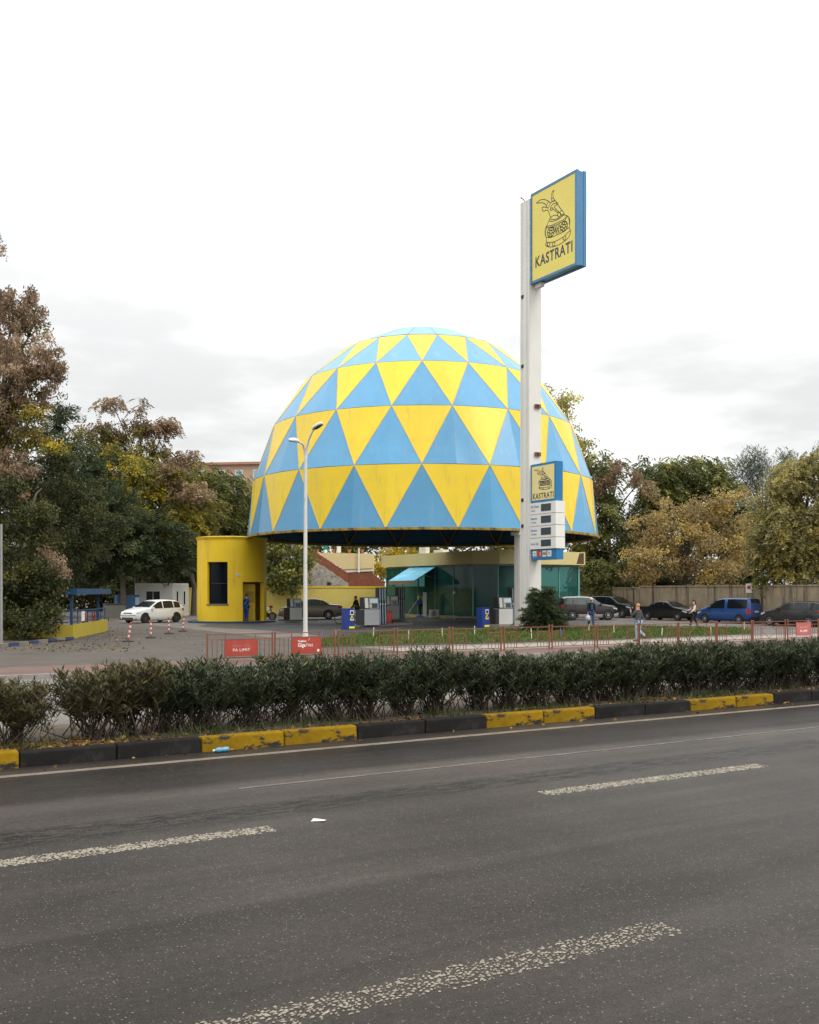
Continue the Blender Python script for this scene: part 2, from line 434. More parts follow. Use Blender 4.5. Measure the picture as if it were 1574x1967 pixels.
# kerb of the median: painted stones
M_ky = mat('kerb_yellow_paint', (0.215, 0.125, 0.004), 0.9, spec=0.15, var=0.3, vs_=3, bump=0.3, wear=((0.03, 0.026, 0.022), 0.53, 0.60, 3.2, (1, 1, 2.2)))
M_kg = mat('kerb_dark_stone', (0.014, 0.0125, 0.012), 0.9, spec=0.15, var=0.25, vs_=3, bump=0.4, wear=((0.035, 0.032, 0.03), 0.52, 0.75, 4))
kerb = thing('median_kerb', None, None, kind='structure')
def kerb_stone(s0, s1, m):
    ln = s1 - s0 - 0.014; w, h, b = 0.17, 0.20, 0.025
    prof = [(-w / 2 - 0.012, -0.06), (w / 2, -0.06), (w / 2, h), (-w / 2 + b, h), (-w / 2 + 0.008, h - 0.008), (-w / 2, h - b)]
    mb = MB(); n = len(prof); vs_ = []
    cuts = [-ln / 2, -ln / 2 + 0.012, ln / 2 - 0.012, ln / 2]
    for k, x in enumerate(cuts):
        sh = 0.012 if k in (0, 3) else 0
        for (y, z) in prof: vs_.append((x, y + (sh if y < 0 else -sh), z - (sh if z > 0 else 0)))
    fs = [tuple(range(n)), tuple(range(3 * n, 4 * n))[::-1]]
    for k in range(3):
        for i in range(n):
            a, b2 = k * n + i, k * n + (i + 1) % n
            fs.append((b2, a, a + n, b2 + n))
    mb.add(vs_, fs)
    p = ST((s0 + s1) / 2, 13.24)
    o = mb.build('kerb_stone', m, kerb, True, (p[0], p[1], 0), ROAD)
    o.rotation_euler.x = random.uniform(-0.03, 0.03); o.rotation_euler.z += random.uniform(-.006, .006); o.location.z = random.uniform(-0.014, 0.008)
random.seed(3)
us = [38, 225, 388, 547, 687, 818, 935, 1045, 1144, 1240, 1327, 1415, 1487, 1560]
ss = [to_st(ray_t(u, 13.15))[0] for u in us]
d0 = (ss[-1] - ss[0]) / (len(ss) - 1)
full = [ss[0] - d0 * k for k in range(12, 0, -1)] + ss + [ss[-1] + d0 * k for k in range(1, 30)]
for i in range(len(full) - 1):
    yellow = ((i - 12) % 4) in (2, 3)
    kerb_stone(full[i], full[i + 1], M_ky if yellow else M_kg)

# lane markings: coarse blobs of paint thrown on the asphalt
M_paint = mat('road_paint', (0.235, 0.21, 0.16), 0.8, var=0.35, vs_=9, wear=((0.25, 0.22, 0.18), 0.56, 0.72, 6))
def blob_dash(name, s0, s1, tc_, w, sp, r, seed):
    rnd = random.Random(seed); mb = MB()
    x = s0
    while x < s1:
        y = -w / 2
        while y < w / 2:
            jx, jy = x + rnd.uniform(-.5, .5) * sp, y + rnd.uniform(-.5, .5) * sp
            e = min(abs(jy + w / 2), abs(w / 2 - jy))
            if rnd.random() < (0.78 if e > 0.03 else 0.45):
                q_ = rnd.choice((.5, .8, 1, 1.15)); rx, ry = q_ * r * rnd.uniform(.6, 1.6), q_ * r * rnd.uniform(.5, 1.0)
                n = 7; a0 = rnd.uniform(-.4, .4)
                vs_ = [(jx, jy, 0.009)]
                for k in range(n):
                    a = 2 * math.pi * k / n; q = rnd.uniform(.75, 1.1)
                    px, py = rx * q * math.cos(a), ry * q * math.sin(a)
                    vs_.append((jx + px * math.cos(a0) - py * math.sin(a0), jy + px * math.sin(a0) + py * math.cos(a0), 0.002))
                mb.add(vs_, [(0, 1 + k, 1 + (k + 1) % n) for k in range(n)])
            y += sp
        x += sp * 1.35
    p = ST(0, tc_)
    return tag(mb.build(name, M_paint, None, True, (p[0], p[1], 0), ROAD), kind='structure')
blob_dash('lane_marking', -1.0, 3.61, 8.62, 0.24, 0.019, 0.0150, 1)
blob_dash('lane_marking', 6.75, 10.2, 8.62, 0.24, 0.019, 0.0150, 2)
blob_dash('lane_marking', 1.35, 4.79, 4.79, 0.27, 0.0225, 0.0115, 4)
M_edge = mat('worn_edge_paint', (0.17, 0.135, 0.10), 0.8, var=0.25, vs_=6, wear=((0.05, 0.045, 0.04), 0.50, 0.68, 5, (0.5, 3, 1)))
sheet('edge_line', [ST(-40, 12.52), ST(90, 12.52), ST(90, 12.67), ST(-40, 12.67)], 0.004, M_edge, ROAD)
# thin worn arrow-like streak of old paint
M_old = mat('old_paint', (0.12, 0.11, 0.095), 0.8, var=0.3, vs_=6, wear=((0.05, 0.047, 0.043), 0.48, 0.62, 5, (0.5, 3, 1)))
sheet('old_marking', [ST(4.0, 10.50), ST(40, 10.56), ST(40, 10.64), ST(4.0, 10.56)], 0.004, M_old, ROAD)

# ================================================================== hedge of oleanders on the median
M_ole = leafmat('oleander_leaf', [(0.0, (0.014, 0.022, 0.009)), (0.5, (0.036, 0.050, 0.020)), (0.8, (0.075, 0.092, 0.036)), (1.0, (0.17, 0.16, 0.055))], 0.15, 0.5)
M_ole2 = leafmat('oleander_leaf_dry', [(0.0, (0.030, 0.026, 0.010)), (0.5, (0.075, 0.068, 0.025)), (0.85, (0.14, 0.12, 0.045)), (1.0, (0.20, 0.11, 0.03))], 0.15, 0.45)
M_stem = mat('oleander_stem', (0.055, 0.040, 0.026), 0.85, var=0.3, vs_=8)
def p_low(z, rnd): return z < .5 and rnd.random() < (.5 - z) * 1.7
def bush_meshes(seed, lm, dens=1.0, hgt=1.0, wid=0.62):
    rnd = random.Random(seed); mb = MB(); C = []; D = []; S = []; W = []; T = []
    def leaf(p, d, s, t):
        C.append(tuple(p + d * s)); D.append(tuple(d)); S.append(s); W.append(s * rnd.uniform(.16, .24)); T.append(t)
    for k in range(int(74 * dens)):
        a = rnd.uniform(0, 2 * math.pi); rr = math.sqrt(rnd.random())
        b0 = Vector((rnd.gauss(0, .16), rnd.gauss(0, .12), -.02))
        h = hgt * rnd.uniform(0.80, 1.03) * (1.0 - 0.10 * rr * rr)
        tip = Vector((wid * rr * math.cos(a) * 1.15, wid * rr * math.sin(a), h)); tip.z *= rnd.choice((1, 1, 1, .75, .6))
        mid = b0.lerp(tip, 0.5) + Vector((rnd.gauss(0, .07), rnd.gauss(0, .07), rnd.uniform(-.08, .06)))
        P = [b0, b0.lerp(mid, .55), mid, mid.lerp(tip, .6), tip]
        mb.tube(P, [0.010, .0085, .007, .005, .003], 4, cap=False)
        br = [(P[2], tip)]
        for q in range(rnd.randint(1, 3)):
            f = rnd.uniform(.3, .8); st = mid.lerp(tip, f) if f > .5 else P[1].lerp(mid, f * 2)
            en = st + Vector((rnd.gauss(0, .16), rnd.gauss(0, .16), rnd.uniform(.12, .34)))
            en.z = min(en.z, hgt * rnd.uniform(.85, 1.02))
            mb.tube([st, st.lerp(en, .5) + Vector((0, 0, -.02)), en], [.005, .004, .002], 3, cap=False); br.append((st, en))
        for st, en in br:
            ln = (en - st).length; nW = max(4, int(ln / 0.035)); dr = (en - st).normalized()
            for w in range(nW):
                f = (w + 1) / nW
                if p_low(st.lerp(en, f).z, rnd): continue
                p = st.lerp(en, f); a1 = rnd.uniform(0, 6.28)
                for j in range(3):
                    aa = a1 + j * 2.094
                    d = Vector((math.cos(aa), math.sin(aa), rnd.uniform(.1, .9))) + dr * (0.9 if f > .85 else .35)
                    d.normalize()
                    t = rnd.betavariate(2, 3.2) + (0.22 if f > .9 and en.z > .8 * hgt else 0)
                    leaf(p, d, rnd.uniform(.038, .066), min(1, t))
    st = mb.mesh('stems', M_stem)
    lv = leaves_mesh('leaves', np.array(C), np.array(D), np.array(S), np.array(W), np.array(T), lm)
    return st, lv
variants = [bush_meshes(11 + i, M_ole, 1.0, 0.98 + 0.05 * (i % 3)) for i in range(5)]
dryv = [bush_meshes(41, M_ole2, 0.7, 0.92, .55), bush_meshes(42, M_ole2, 0.8, 0.98, .6)]
random.seed(8)
s_ = 0.35; hi = 0
while s_ < 24.5:
    dry = s_ < 3.9
    if not (2.55 < s_ < 3.0):
        me = dryv[hi % 2] if dry else variants[random.randrange(5)]
        p = ST(s_, 14.25 + random.uniform(-.1, .1))
        lab = 'brownish dry oleander bush with thin leaves at the left end of the median hedge' if dry else 'dark green oleander bush clipped level in the long hedge behind the painted kerb'
        o = thing('oleander_bush', lab, 'bush', (p[0], p[1], 0.15), random.uniform(0, 6.28), 'dry bushes of the median hedge' if dry else 'oleander bushes of the median hedge')
        ob('stems', me[0], o); ob('leaves', me[1], o)
        k = random.uniform(.82, 1.03); o.scale = (k * 1.05, k * 1.05, k)
        hi += 1
    s_ += random.uniform(.48, .78)

# weeds, fallen leaves and grass under the hedge
M_grass = leafmat('grass_blade', [(0.0, (0.035, 0.060, 0.012)), (0.6, (0.085, 0.135, 0.022)), (1.0, (0.17, 0.20, 0.04))], 0.25)
M_weed = leafmat('weed_blade', [(0.0, (0.020, 0.032, 0.010)), (0.6, (0.05, 0.075, 0.02)), (1.0, (0.12, 0.10, 0.04))], 0.2)
M_litter = leafmat('fallen_leaf', [(0.0, (0.055, 0.030, 0.014)), (0.5, (0.14, 0.07, 0.022)), (1.0, (0.32, 0.20, 0.03))], 0.05, 0.7)
rg = np.random.default_rng(5)
def blades(name, n, fn, hmin, hmax, m, label, cat, kind='stuff', lean=0.45, wid=0.05):
    xy = fn(n); h = rg.uniform(hmin, hmax, n)
    D = np.stack([rg.normal(0, lean, n), rg.normal(0, lean, n), np.ones(n)], 1); D /= np.linalg.norm(D, axis=1)[:, None]
    C = np.stack([xy[:, 0], xy[:, 1], xy[:, 2]], 1) + D * (h / 2)[:, None]
    o = ob(name, leaves_mesh(name, C, D, h / 2, h * wid + .002, np.clip(rg.normal(.5, .25, n), 0, 1), m))
    return tag(o, label, cat, None, kind)
def med(n):
    s = rg.uniform(-1, 26, n); clump = np.sin(s * 3.1) + np.sin(s * 1.3 + 1)
    keep = rg.random(n) < np.clip(.35 + .3 * clump, .08, 1); s = np.where(keep, s, s + 100)
    t = 13.36 + np.abs(rg.normal(0, .55, n))
    return np.stack([s * EX + t * NX, s * EY + t * NY, np.full(n, .15)], 1)
blades('weeds', 9000, med, .05, .20, M_weed, 'low weeds and grass growing along the foot of the median hedge', 'weeds', wid=.035)
def litter(name, n, fn, m, label, s=(.02, .05)):
    p = fn(n); D = rg.normal(size=(n, 3)); D[:, 2] *= .15; D /= np.linalg.norm(D, axis=1)[:, None]
    S = rg.uniform(s[0], s[1], n)
    p[:, 2] += S * .35
    return tag(ob(name, leaves_mesh(name, p, D, S, S * rg.uniform(.4, .8, n), np.clip(rg.normal(.5, .3, n), 0, 1), m)), label, 'leaves', None, 'stuff')
def medl(n):
    s = rg.uniform(-1, 25, n); s = np.where(rg.random(n) < .3, rg.normal(2.9, .5, n), s)
    t = 13.36 + np.abs(rg.normal(0, .45, n))
    return np.stack([s * EX + t * NX, s * EY + t * NY, np.full(n, .15)], 1)
litter('fallen_leaves', 2200, medl, M_litter, 'brown fallen leaves along the foot of the median hedge')
def pavl(n):
    u = np.concatenate([rg.uniform(0, 250, n - n // 4), rg.uniform(0, 420, n // 4)]); v = rg.uniform(1206, 1252, n)
    y = CAMH * FPX / (v - V0); x = (u - U0) / FPX * y
    return np.stack([x, y, np.full(n, .002)], 1)
litter('fallen_leaves', 900, pavl, M_litter, 'yellow fallen leaves scattered on the block paving at left', (.025, .06))
def gutter(n):
    s = rg.uniform(0, 22, n); t = 13.1 - np.abs(rg.normal(0, .14, n))
    return np.stack([s * EX + t * NX, s * EY + t * NY, np.full(n, .003)], 1)
litter('fallen_leaves', 55, gutter, M_litter, 'few brown fallen leaves lying in the gutter beside the kerb', (.015, .045))

# grass strip before the filling station
gpx = [(616, 1229), (612, 1244), (760, 1240), (900, 1237), (1200, 1228), (1330, 1223), (1446, 1218), (1440, 1209), (1200, 1205), (1090, 1207), (980, 1211), (850, 1213), (720, 1219)]
gpoly = [G(u, v) for u, v in gpx]
sheet('lawn_soil', gpoly, 0.012, mat('lawn_soil', (0.05, 0.055, 0.02), 0.95, var=0.4, vs_=2))
def inpoly(x, y, P):
    ins = np.zeros(len(x), bool); j = len(P) - 1
    for i in range(len(P)):
        xi, yi = P[i]; xj, yj = P[j]
        ins ^= ((yi > y) != (yj > y)) & (x < (xj - xi) * (y - yi) / (yj - yi + 1e-12) + xi); j = i
    return ins
def lawn(n):
    X = [p[0] for p in gpoly]; Y = [p[1] for p in gpoly]; o = np.empty((0, 2))
    while len(o) < n:
        x = rg.uniform(min(X), max(X), n); y = rg.uniform(min(Y), max(Y), n); k = inpoly(x, y, gpoly)
        o = np.concatenate([o, np.stack([x[k], y[k]], 1)])
    return np.concatenate([o[:n], np.full((n, 1), .012)], 1)
blades('lawn_grass', 42000, lawn, .08, .24, M_grass, 'strip of green grass between the railing and the filling station', 'grass', lean=.6, wid=.07)

# white stakes with string round the lawn
M_stake = mat('white_stake', (0.62, 0.58, 0.48), 0.8, var=0.15)
M_bstake = mat('blue_stake', (0.03, 0.16, 0.42), 0.7)
stk = [(644, 1236, 'pale'), (717, 1229, 'pale'), (785, 1234, 'pale'), (850, 1226, 'pale'), (912, 1222, 'pale'), (1022, 1231, 'pale'), (1131, 1215, 'pale'), (1180, 1220, 'pale'), (1271, 1224, 'pale'), (1367, 1222, 'pale'), (1430, 1214, 'pale'), (618, 1232, 'blue'), (1078, 1226, 'blue')]
nth = ['first', 'second', 'third', 'fourth', 'fifth', 'sixth', 'seventh', 'eighth', 'ninth', 'tenth', 'eleventh', 'twelfth', 'thirteenth']
for i, (u, v, c) in enumerate(stk):
    p = G(u, v); h = random.uniform(.40, .55)
    mb = MB(); tl = random.uniform(-.07, .07)
    mb.tube([(0, 0, -.05), (tl * .5, 0, h * .5), (tl, .02, h)], [.022, .022, .02], 6)
    mb.tube([(tl - .001, .02, h), (tl, .02, h + .02)], [.02, .004], 6)
    lab = (nth[i] + ' pale wooden stake from the left along the lawn') if c == 'pale' else ('blue stake at the left end of the lawn' if u < 700 else 'blue stake in the lawn beside the cedar bush')
    tag(mb.build('garden_stake', M_stake if c == 'pale' else M_bstake, None, True, (p[0], p[1], 0)), lab, 'stake', 'stakes round the lawn')

# litter on the road
p = G(427, 1445); o = thing('crushed_bottle', 'crushed blue plastic bottle lying in the gutter by the yellow kerb', 'bottle', (p[0], p[1], 0.035), ROAD + .1)
MB().lathe([(.012, -.115), (.014, -.10), (.034, -.07), (.036, -.02), (.028, .0), (.036, .03), (.034, .09), (.02, .1)], 10, 'x').build('bottle_body', mat('blue_plastic', (.10, .28, .40), .25), o, True)
MB().lathe([(.016, -.135), (.016, -.113)], 10, 'x').build('cap', mat('white_plastic', (.7, .7, .7), .4), o)
p = G(612, 1577); tag(MB().add([(-.07, -.03, .004), (.06, -.04, .01), (.075, .03, .004), (-.05, .035, .018), (0, 0, .022)], [(0, 1, 4), (1, 2, 4), (2, 3, 4), (3, 0, 4), (3, 2, 1, 0)]).build('paper_scrap', mat('paper', (.6, .58, .52), .8), None, False, (p[0], p[1], 0)), 'crumpled white paper scrap on the asphalt beyond the lane dash', 'paper')
def fitx(t, w):
    xs = [v.co.x for v in t.data.vertices]; t.scale.x = w / (max(xs) - min(xs))
# ================================================================== railing along the pavement
M_rail = mat('rust_red_paint', (0.20, 0.070, 0.038), 0.65, var=0.2, vs_=4, wear=((0.09, 0.035, 0.02), 0.56, 0.7, 5))
FT = 29.5
posts_u = [(398.6, 523.7), (528.7, 643.7), (650.8, 757), (763.6, 863.7), (870, 962.8), (969, 1055.5), (1061, 1143), (1147.7, 1226), (1229, 1302), (1304.5, 1375.6), (1378, 1444), (1447, 1508.7), (1513.5, 1572), (1577, 1637)]
M_signred = mat('sign_red', (0.36, 0.045, 0.028), 0.55, var=0.12, vs_=1.5, wear=((0.34, 0.10, 0.075), 0.5, 0.75, 1.6))
M_signpale = mat('sign_faded_red', (0.46, 0.13, 0.115), 0.6, var=0.1)
M_white = mat('white_print', (0.78, 0.74, 0.68), 0.6, var=0.03)
M_wfaint = mat('worn_print', (0.42, 0.13, 0.10), 0.6, var=0.2, vs_=6)
def ends(i):
    a = to_st(ray_t(posts_u[i][0], FT))[0]; b = to_st(ray_t(posts_u[i][1], FT))[0]
    return a, b
for i in range(len(posts_u)):
    a, b = ends(i); L = b - a; p = ST((a + b) / 2, FT)
    lab = 'rust-red railing panel, ' + (nth[i] if i < 13 else 'last') + ' from the left along the pavement'
    o = thing('railing_panel', lab, 'railing', (p[0], p[1], 0), ROAD, 'railing panels along the pavement')
    H = .86; x0, x1 = -L / 2, L / 2
    po = MB().tube([(0, 0, -.05), (0, 0, H + .02)], .030, 8).tube([(0, 0, H + .02), (0, 0, H + .045)], [.036, .012], 8).mesh('post', M_rail, True)
    ob('post', po, o, (x0, 0, 0)); ob('post', po, o, (x1, 0, 0))
    for z, xx0, xx1 in ((H - .03, x0, x1), (.10, x0, x1)):
        MB().box(((xx0 + xx1) / 2, 0, z), (xx1 - xx0 - .06, .03, .03)).build('rail', M_rail, o)
    q0, q1 = x0 + L * .27, x1 - L * .27
    for xx0, xx1 in ((x0, q0), (q1, x1)):
        MB().box(((xx0 + xx1) / 2, 0, H - .19), (xx1 - xx0 - .034, .024, .024)).build('rail', M_rail, o)
    bal = MB().tube([(0, 0, .115), (0, 0, H - .20)], .011, 6).mesh('baluster', M_rail)
    for xx0, xx1 in ((x0, q0), (q1, x1)):
        for k in (1, 2, 3):
            if i >= 12 and k == 3: continue
            ob('baluster', bal, o, (xx0 + (xx1 - xx0) * k / 3.7, 0, 0))
    fr = MB().tube([(0, 0, .115), (0, 0, H - .045)], .014, 6).mesh('frame_bar', M_rail)
    ob('frame_bar', fr, o, (q0, 0, 0)); ob('frame_bar', fr, o, (q1, 0, 0))
    if i not in (0, 1, 12):
        zm = .42; ha = (q1 - q0) / 2
        for (xa, za, xb, zb) in ((q0, zm, 0, H - .07), (0, H - .07, q1, zm), (q1, zm, 0, .12), (0, .12, q0, zm)):
            if i % 2 == 0 and za + zb > .9: continue
            MB().tube([(xa, 0, za), (xb, 0, zb)], .010, 6).build('brace', M_rail, o)
def banner(i, f0, f1, z0, z1, m, label):
    a, b = ends(i); L = b - a; s0, s1 = a + L * f0, a + L * f1
    p = ST((s0 + s1) / 2, FT - .045); w = s1 - s0
    o = thing('advertising_board', label, 'sign', (p[0], p[1], 0), ROAD, 'advertising boards on the railing')
    MB().bx(-w / 2, w / 2, -.008, .008, z0, z1).build('panel', m, o)
    e = .022
    fm = MB().bx(-w / 2 - e, w / 2 + e, -.014, .014, z0 - e, z0).bx(-w / 2 - e, w / 2 + e, -.014, .014, z1, z1 + e).bx(-w / 2 - e, -w / 2, -.014, .014, z0, z1).bx(w / 2, w / 2 + e, -.014, .014, z0, z1)
    fm.build('frame', M_rail if i < 12 else m, o)
    return o, w
o, w = banner(0, .26, .75, .17, .66, M_signred, 'red advertising board reading PA LIMIT on the railing')
text('lettering', 'PA LIMIT', .125, M_white, o, (0.0, -.0125, .30), .0, 1.15, 'CENTER', .002, sp=1.05)
text('lettering', 'GIGA NETI', .12, M_wfaint, o, (0.0, -.011, .425), .003, 1.0, 'CENTER', .001)
o, w = banner(1, .27, .75, .17, .68, M_signred, 'red advertising board reading GigaNet on the railing')
text('lettering', 'Vodafone', .085, M_white, o, (-w * .31, -.011, .53), .003, .9, 'LEFT', .001)
text('lettering', 'Giga', .165, M_white, o, (-w * .31, -.011, .38), .004, .92, 'LEFT', .001)
text('lettering', 'Net', .165, M_white, o, (-w * .02, -.011, .38), -.001, .92, 'LEFT', .001)
MB().lathe([(.018, 0), (.045, 0), (.045, .002), (.018, .002)], 16, 'y', (w * .40, -.0115, .25)).build('round_logo', M_white, o)
MB().tube([(w * .045, -.011, .585), (w * .06, -.011, .57), (w * .10, -.011, .66)], .006, 4).build('tick_mark', M_white, o)
o, w = banner(12, .26, .72, .20, .74, M_signpale, 'faded pink advertising board near the right end of the railing')
text('lettering', 'PA LIMIT', .13, M_white, o, (0.0, -.011, .34), .004, 1.0, 'CENTER', .001)
text('lettering', 'GIGA NETI', .12, mat('worn_print_pale', (0.66, 0.30, 0.27), .6), o, (0.0, -.011, .50), .003, .95, 'CENTER', .001)

# ================================================================== dome canopy
DC = ((811.8 - U0) / FPX * 68.0, 68.0)
NS = 18
RINGS = [(5.4, 18.12), (8.06, 15.88), (10.09, 12.86), (11.31, 9.33), (11.72, 5.68)]     # radius, height
M_dy = mat('dome_yellow', (0.80, 0.56, 0.015), 0.38, spec=0.5, var=0.07, vs_=0.6, bump=0.05, bs=2.0, wear=((0.50, 0.36, 0.06), 0.54, 0.82, 1.3, (2.2, 2.2, .22)), rand=.08)
M_db = mat('dome_blue', (0.085, 0.305, 0.52), 0.30, spec=0.6, var=0.08, vs_=0.6, bump=0.05, bs=2.0, wear=((0.20, 0.35, 0.47), 0.54, 0.82, 1.3, (2.2, 2.2, .22)), rand=.09)
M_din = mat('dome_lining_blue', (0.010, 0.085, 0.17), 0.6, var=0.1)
M_dstr = mat('dome_strut_ochre', (0.22, 0.135, 0.02), 0.6, var=0.2)
M_seam = mat('dome_seam_pale', (0.55, 0.44, 0.20), 0.6, var=0.3, vs_=3, wear=((.16, .10, .05), .6, .7, 4))
M_dgap = mat('dome_rust', (0.10, 0.055, 0.025), 0.8, var=0.3)
dome = thing('dome_canopy', 'faceted dome canopy of blue and yellow triangles over the filling station', 'dome', (DC[0], DC[1], 0), R(-90 - 0.9))
step = 2 * math.pi / NS
def rv(k, a, bulge=1.0):
    r, z = RINGS[k]; return Vector((r * bulge * math.cos(a), r * bulge * math.sin(a), z))
BULGE = math.cos(step / 2) + 1.0 * (1 - math.cos(step / 2))
def off(k):               # vertices of rings 1 and 3 sit on the front axis
    return 0.0 if k in (1, 3) else step / 2
def panel_mesh(name, P, m_out, inset=0.016, th=0.07):
    """P: apex, b0, mid, b1 ; two facets folded along apex-mid, with thickness"""
    c = (P[0] + P[1] + P[3]) / 3
    cen = Vector((0, 0, 7.0))
    n_out = (c - Vector((0, 0, c.z - 2))).normalized()
    Q = [p + (c - p).normalized() * inset for p in P]
    I = [q - n_out * th for q in Q]
    mb = MB(); vs_ = [tuple(q) for q in Q] + [tuple(q) for q in I]
    def ori(f, ref):
        a, b, d = (Vector(vs_[f[0]]), Vector(vs_[f[1]]), Vector(vs_[f[2]]))
        return f if (b - a).cross(d - a).dot(ref) > 0 else tuple(reversed(f))
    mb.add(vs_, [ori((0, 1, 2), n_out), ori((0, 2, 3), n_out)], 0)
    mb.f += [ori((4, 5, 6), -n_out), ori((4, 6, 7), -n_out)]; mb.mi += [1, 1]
    for a, b in ((0, 1), (1, 2), (2, 3), (3, 0)):
        mid = (Vector(vs_[a]) + Vector(vs_[b])) / 2
        mb.f.append(ori((a, b, b + 4, a + 4), mid - c)); mb.mi.append(2)
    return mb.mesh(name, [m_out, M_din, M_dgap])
for k in range(4):
    a0 = off(k); hi_ = step / 2
    blue = panel_mesh('triangle_panel', [rv(k, a0), rv(k + 1, a0 - hi_), rv(k + 1, a0, BULGE), rv(k + 1, a0 + hi_)], M_db)
    a1 = off(k + 1)
    yel = panel_mesh('triangle_panel', [rv(k + 1, a1), rv(k, a1 - hi_), rv(k, a1, BULGE), rv(k, a1 + hi_)], M_dy)
    for j in range(NS):
        ob('triangle_panel', blue, dome, (0, 0, 0), j * step)
        ob('triangle_panel', yel, dome, (0, 0, 0), j * step)
RINGS_TOP = [(2.6, 19.35), (0.02, 19.95)]
def cv_(r, z, a): return Vector((r * math.cos(a), r * math.sin(a), z))
a0 = off(0)
mb = MB(); hh = step / 2 * .985
r0, z0 = RINGS[0]; r1, z1 = RINGS_TOP[0]; r2, z2 = RINGS_TOP[1]
P = [cv_(r0, z0, -hh), cv_(r0, z0, hh), cv_(r1, z1, hh), cv_(r1, z1, -hh), cv_(r2, z2, hh), cv_(r2, z2, -hh)]
I = [p - Vector((0, 0, .06)) for p in P]
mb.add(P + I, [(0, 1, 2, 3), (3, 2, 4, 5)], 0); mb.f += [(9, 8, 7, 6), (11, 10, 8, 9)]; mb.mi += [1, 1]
for a, b in ((0, 1), (1, 2), (2, 4), (5, 3), (3, 0)):
    mb.f.append((b, a, a + 6, b + 6)); mb.mi.append(2)
cap = mb.mesh('cap_panel', [M_db, M_din, M_dgap])
for j in range(NS): ob('cap_panel', cap, dome, (0, 0, 0), a0 + j * step + step / 2)
# structural struts inside, ring bars behind the joints, rim beam
def bar_between(name, p, q, r, m, parent, unit={}):
    key = (r, m.name)
    if key not in unit:
        unit[key] = MB().tube([(0, 0, 0), (0, 0, 1)], r, 6).mesh(name, m)
    o = ob(name, unit[key], parent); d = q - p
    o.location = p; o.rotation_mode = 'QUATERNION'; o.rotation_quaternion = Vector((0, 0, 1)).rotation_difference(d.normalized()); o.scale = (1, 1, d.length)
    return o
for k in range(5):
    for j in range(NS):
        a = off(k) + j * step; sc = 1 - 0.13 / RINGS[k][0]
        bar_between('ring_bar', rv(k, a, sc), rv(k, a + step, sc), 0.075 if k < 4 else 0.10, M_dgap if k < 4 else M_dstr, dome)
        if k < 4:
            for sg in (-1, 1):
                bar_between('seam_strip', rv(k, a, 1.0005), rv(k + 1, a + sg * step / 2, 1.0005), 0.020, M_seam, dome)
                bar_between('strut', rv(k, a, sc - .004), rv(k + 1, a + sg * step / 2, sc - .004), 0.085, M_dstr, dome)
        if k == 4:                                    # tie beam one metre inside and below the rim, with its posts
            pass
trim = MB()
ang = [off(4) + (j + .5 * h) * step for j in range(NS) for h in (0, 1)]
tp = [(rv(4, off(4) + j * step), rv(4, off(4) + (j + .5) * step, BULGE), rv(4, off(4) + (j + 1) * step)) for j in range(1)][0]
mbt = MB()
for a, b in ((tp[0], tp[1]), (tp[1], tp[2])):
    up, dn = Vector((0, 0, .04)), Vector((0, 0, -.10)); o1 = lambda p, s: Vector((p.x * s, p.y * s, p.z))
    vs_ = [o1(a, 1.006) + up, o1(b, 1.006) + up, o1(b, 1.006) + dn, o1(a, 1.006) + dn, o1(a, .985) + up, o1(b, .985) + up, o1(b, .985) + dn, o1(a, .985) + dn]
    mbt.add(vs_, [(0, 3, 2, 1), (4, 5, 6, 7), (0, 1, 5, 4), (3, 7, 6, 2), (0, 4, 7, 3), (1, 2, 6, 5)])
M_trim = mat('dome_rim_trim', (0.34, 0.22, 0.03), 0.7, var=0.25, vs_=2, wear=((0.09, 0.05, 0.02), 0.5, 0.6, 2.2))
trm = mbt.mesh('rim_trim', M_trim)
for j in range(NS): ob('rim_trim', trm, dome, (0, 0, 0), j * step)

# support column of the dome behind the sign pylon, other two at the back
M_colw = mat('column_white', (0.66, 0.64, 0.59), 0.55, var=0.06, vs_=1.0, wear=((0.34, 0.20, 0.10), 0.68, 0.80, 1.1, (2.5, 2.5, .35)))
def dome_pt(a, sc=1.0, z=0):
    r = 11.72 * sc; th = dome.rotation_euler[2] + a
    return (DC[0] + r * math.cos(th), DC[1] + r * math.sin(th), z)
for a, lab in ((R(30.5), 'white steel column carrying the dome rim behind the sign pylon'),):
    p = dome_pt(a, .965)
    o = thing('dome_column', lab, 'column', p, ROAD)
    mb = MB().bx(-.28, .28, -.28, .28, 0, 5.35)
    for x in (-.17, 0, .17): mb.bx(x - .03, x + .03, -.31, -.281, 0, 5.3); mb.bx(-.31, -.281, x - .03, x + .03, 0, 5.3)
    mb.build('shaft', M_colw, o); MB().bx(-.42, .42, -.42, .42, 5.35, 5.56).build('head_plate', M_colw, o); MB().bx(-.5, .5, -.5, .5, 0, .12).build('base_plate', M_conc, o)

# ================================================================== sign pylon
M_pyl = mat('pylon_white', (0.70, 0.68, 0.63), 0.5, var=0.05, vs_=0.8, wear=((0.40, 0.24, 0.12), 0.66, 0.80, 0.9, (3.0, 3.0, .22)))
M_dk = mat('dark_fitting', (0.02, 0.018, 0.016), 0.7)
M_rustf = mat('rusty_fitting', (0.24, 0.09, 0.04), 0.8, var=0.3, vs_=8)
pc = G(1017, 1212)                                    # the corner of the pylon that is nearest
W = .80
pyc = (pc[0] + W / 2 * EX + W / 2 * NX, pc[1] + W / 2 * EY + W / 2 * NY)
pyl = thing('sign_pylon', 'tall white steel pylon with rust stains carrying the yellow filling station signs', 'pylon', (pyc[0], pyc[1], 0), ROAD)
PH = CAMH + (V0 - 381) / FPX * pc[1]
mb = MB().bx(-W / 2 + .03, W / 2, -W / 2, W / 2 - .0, 0, PH)
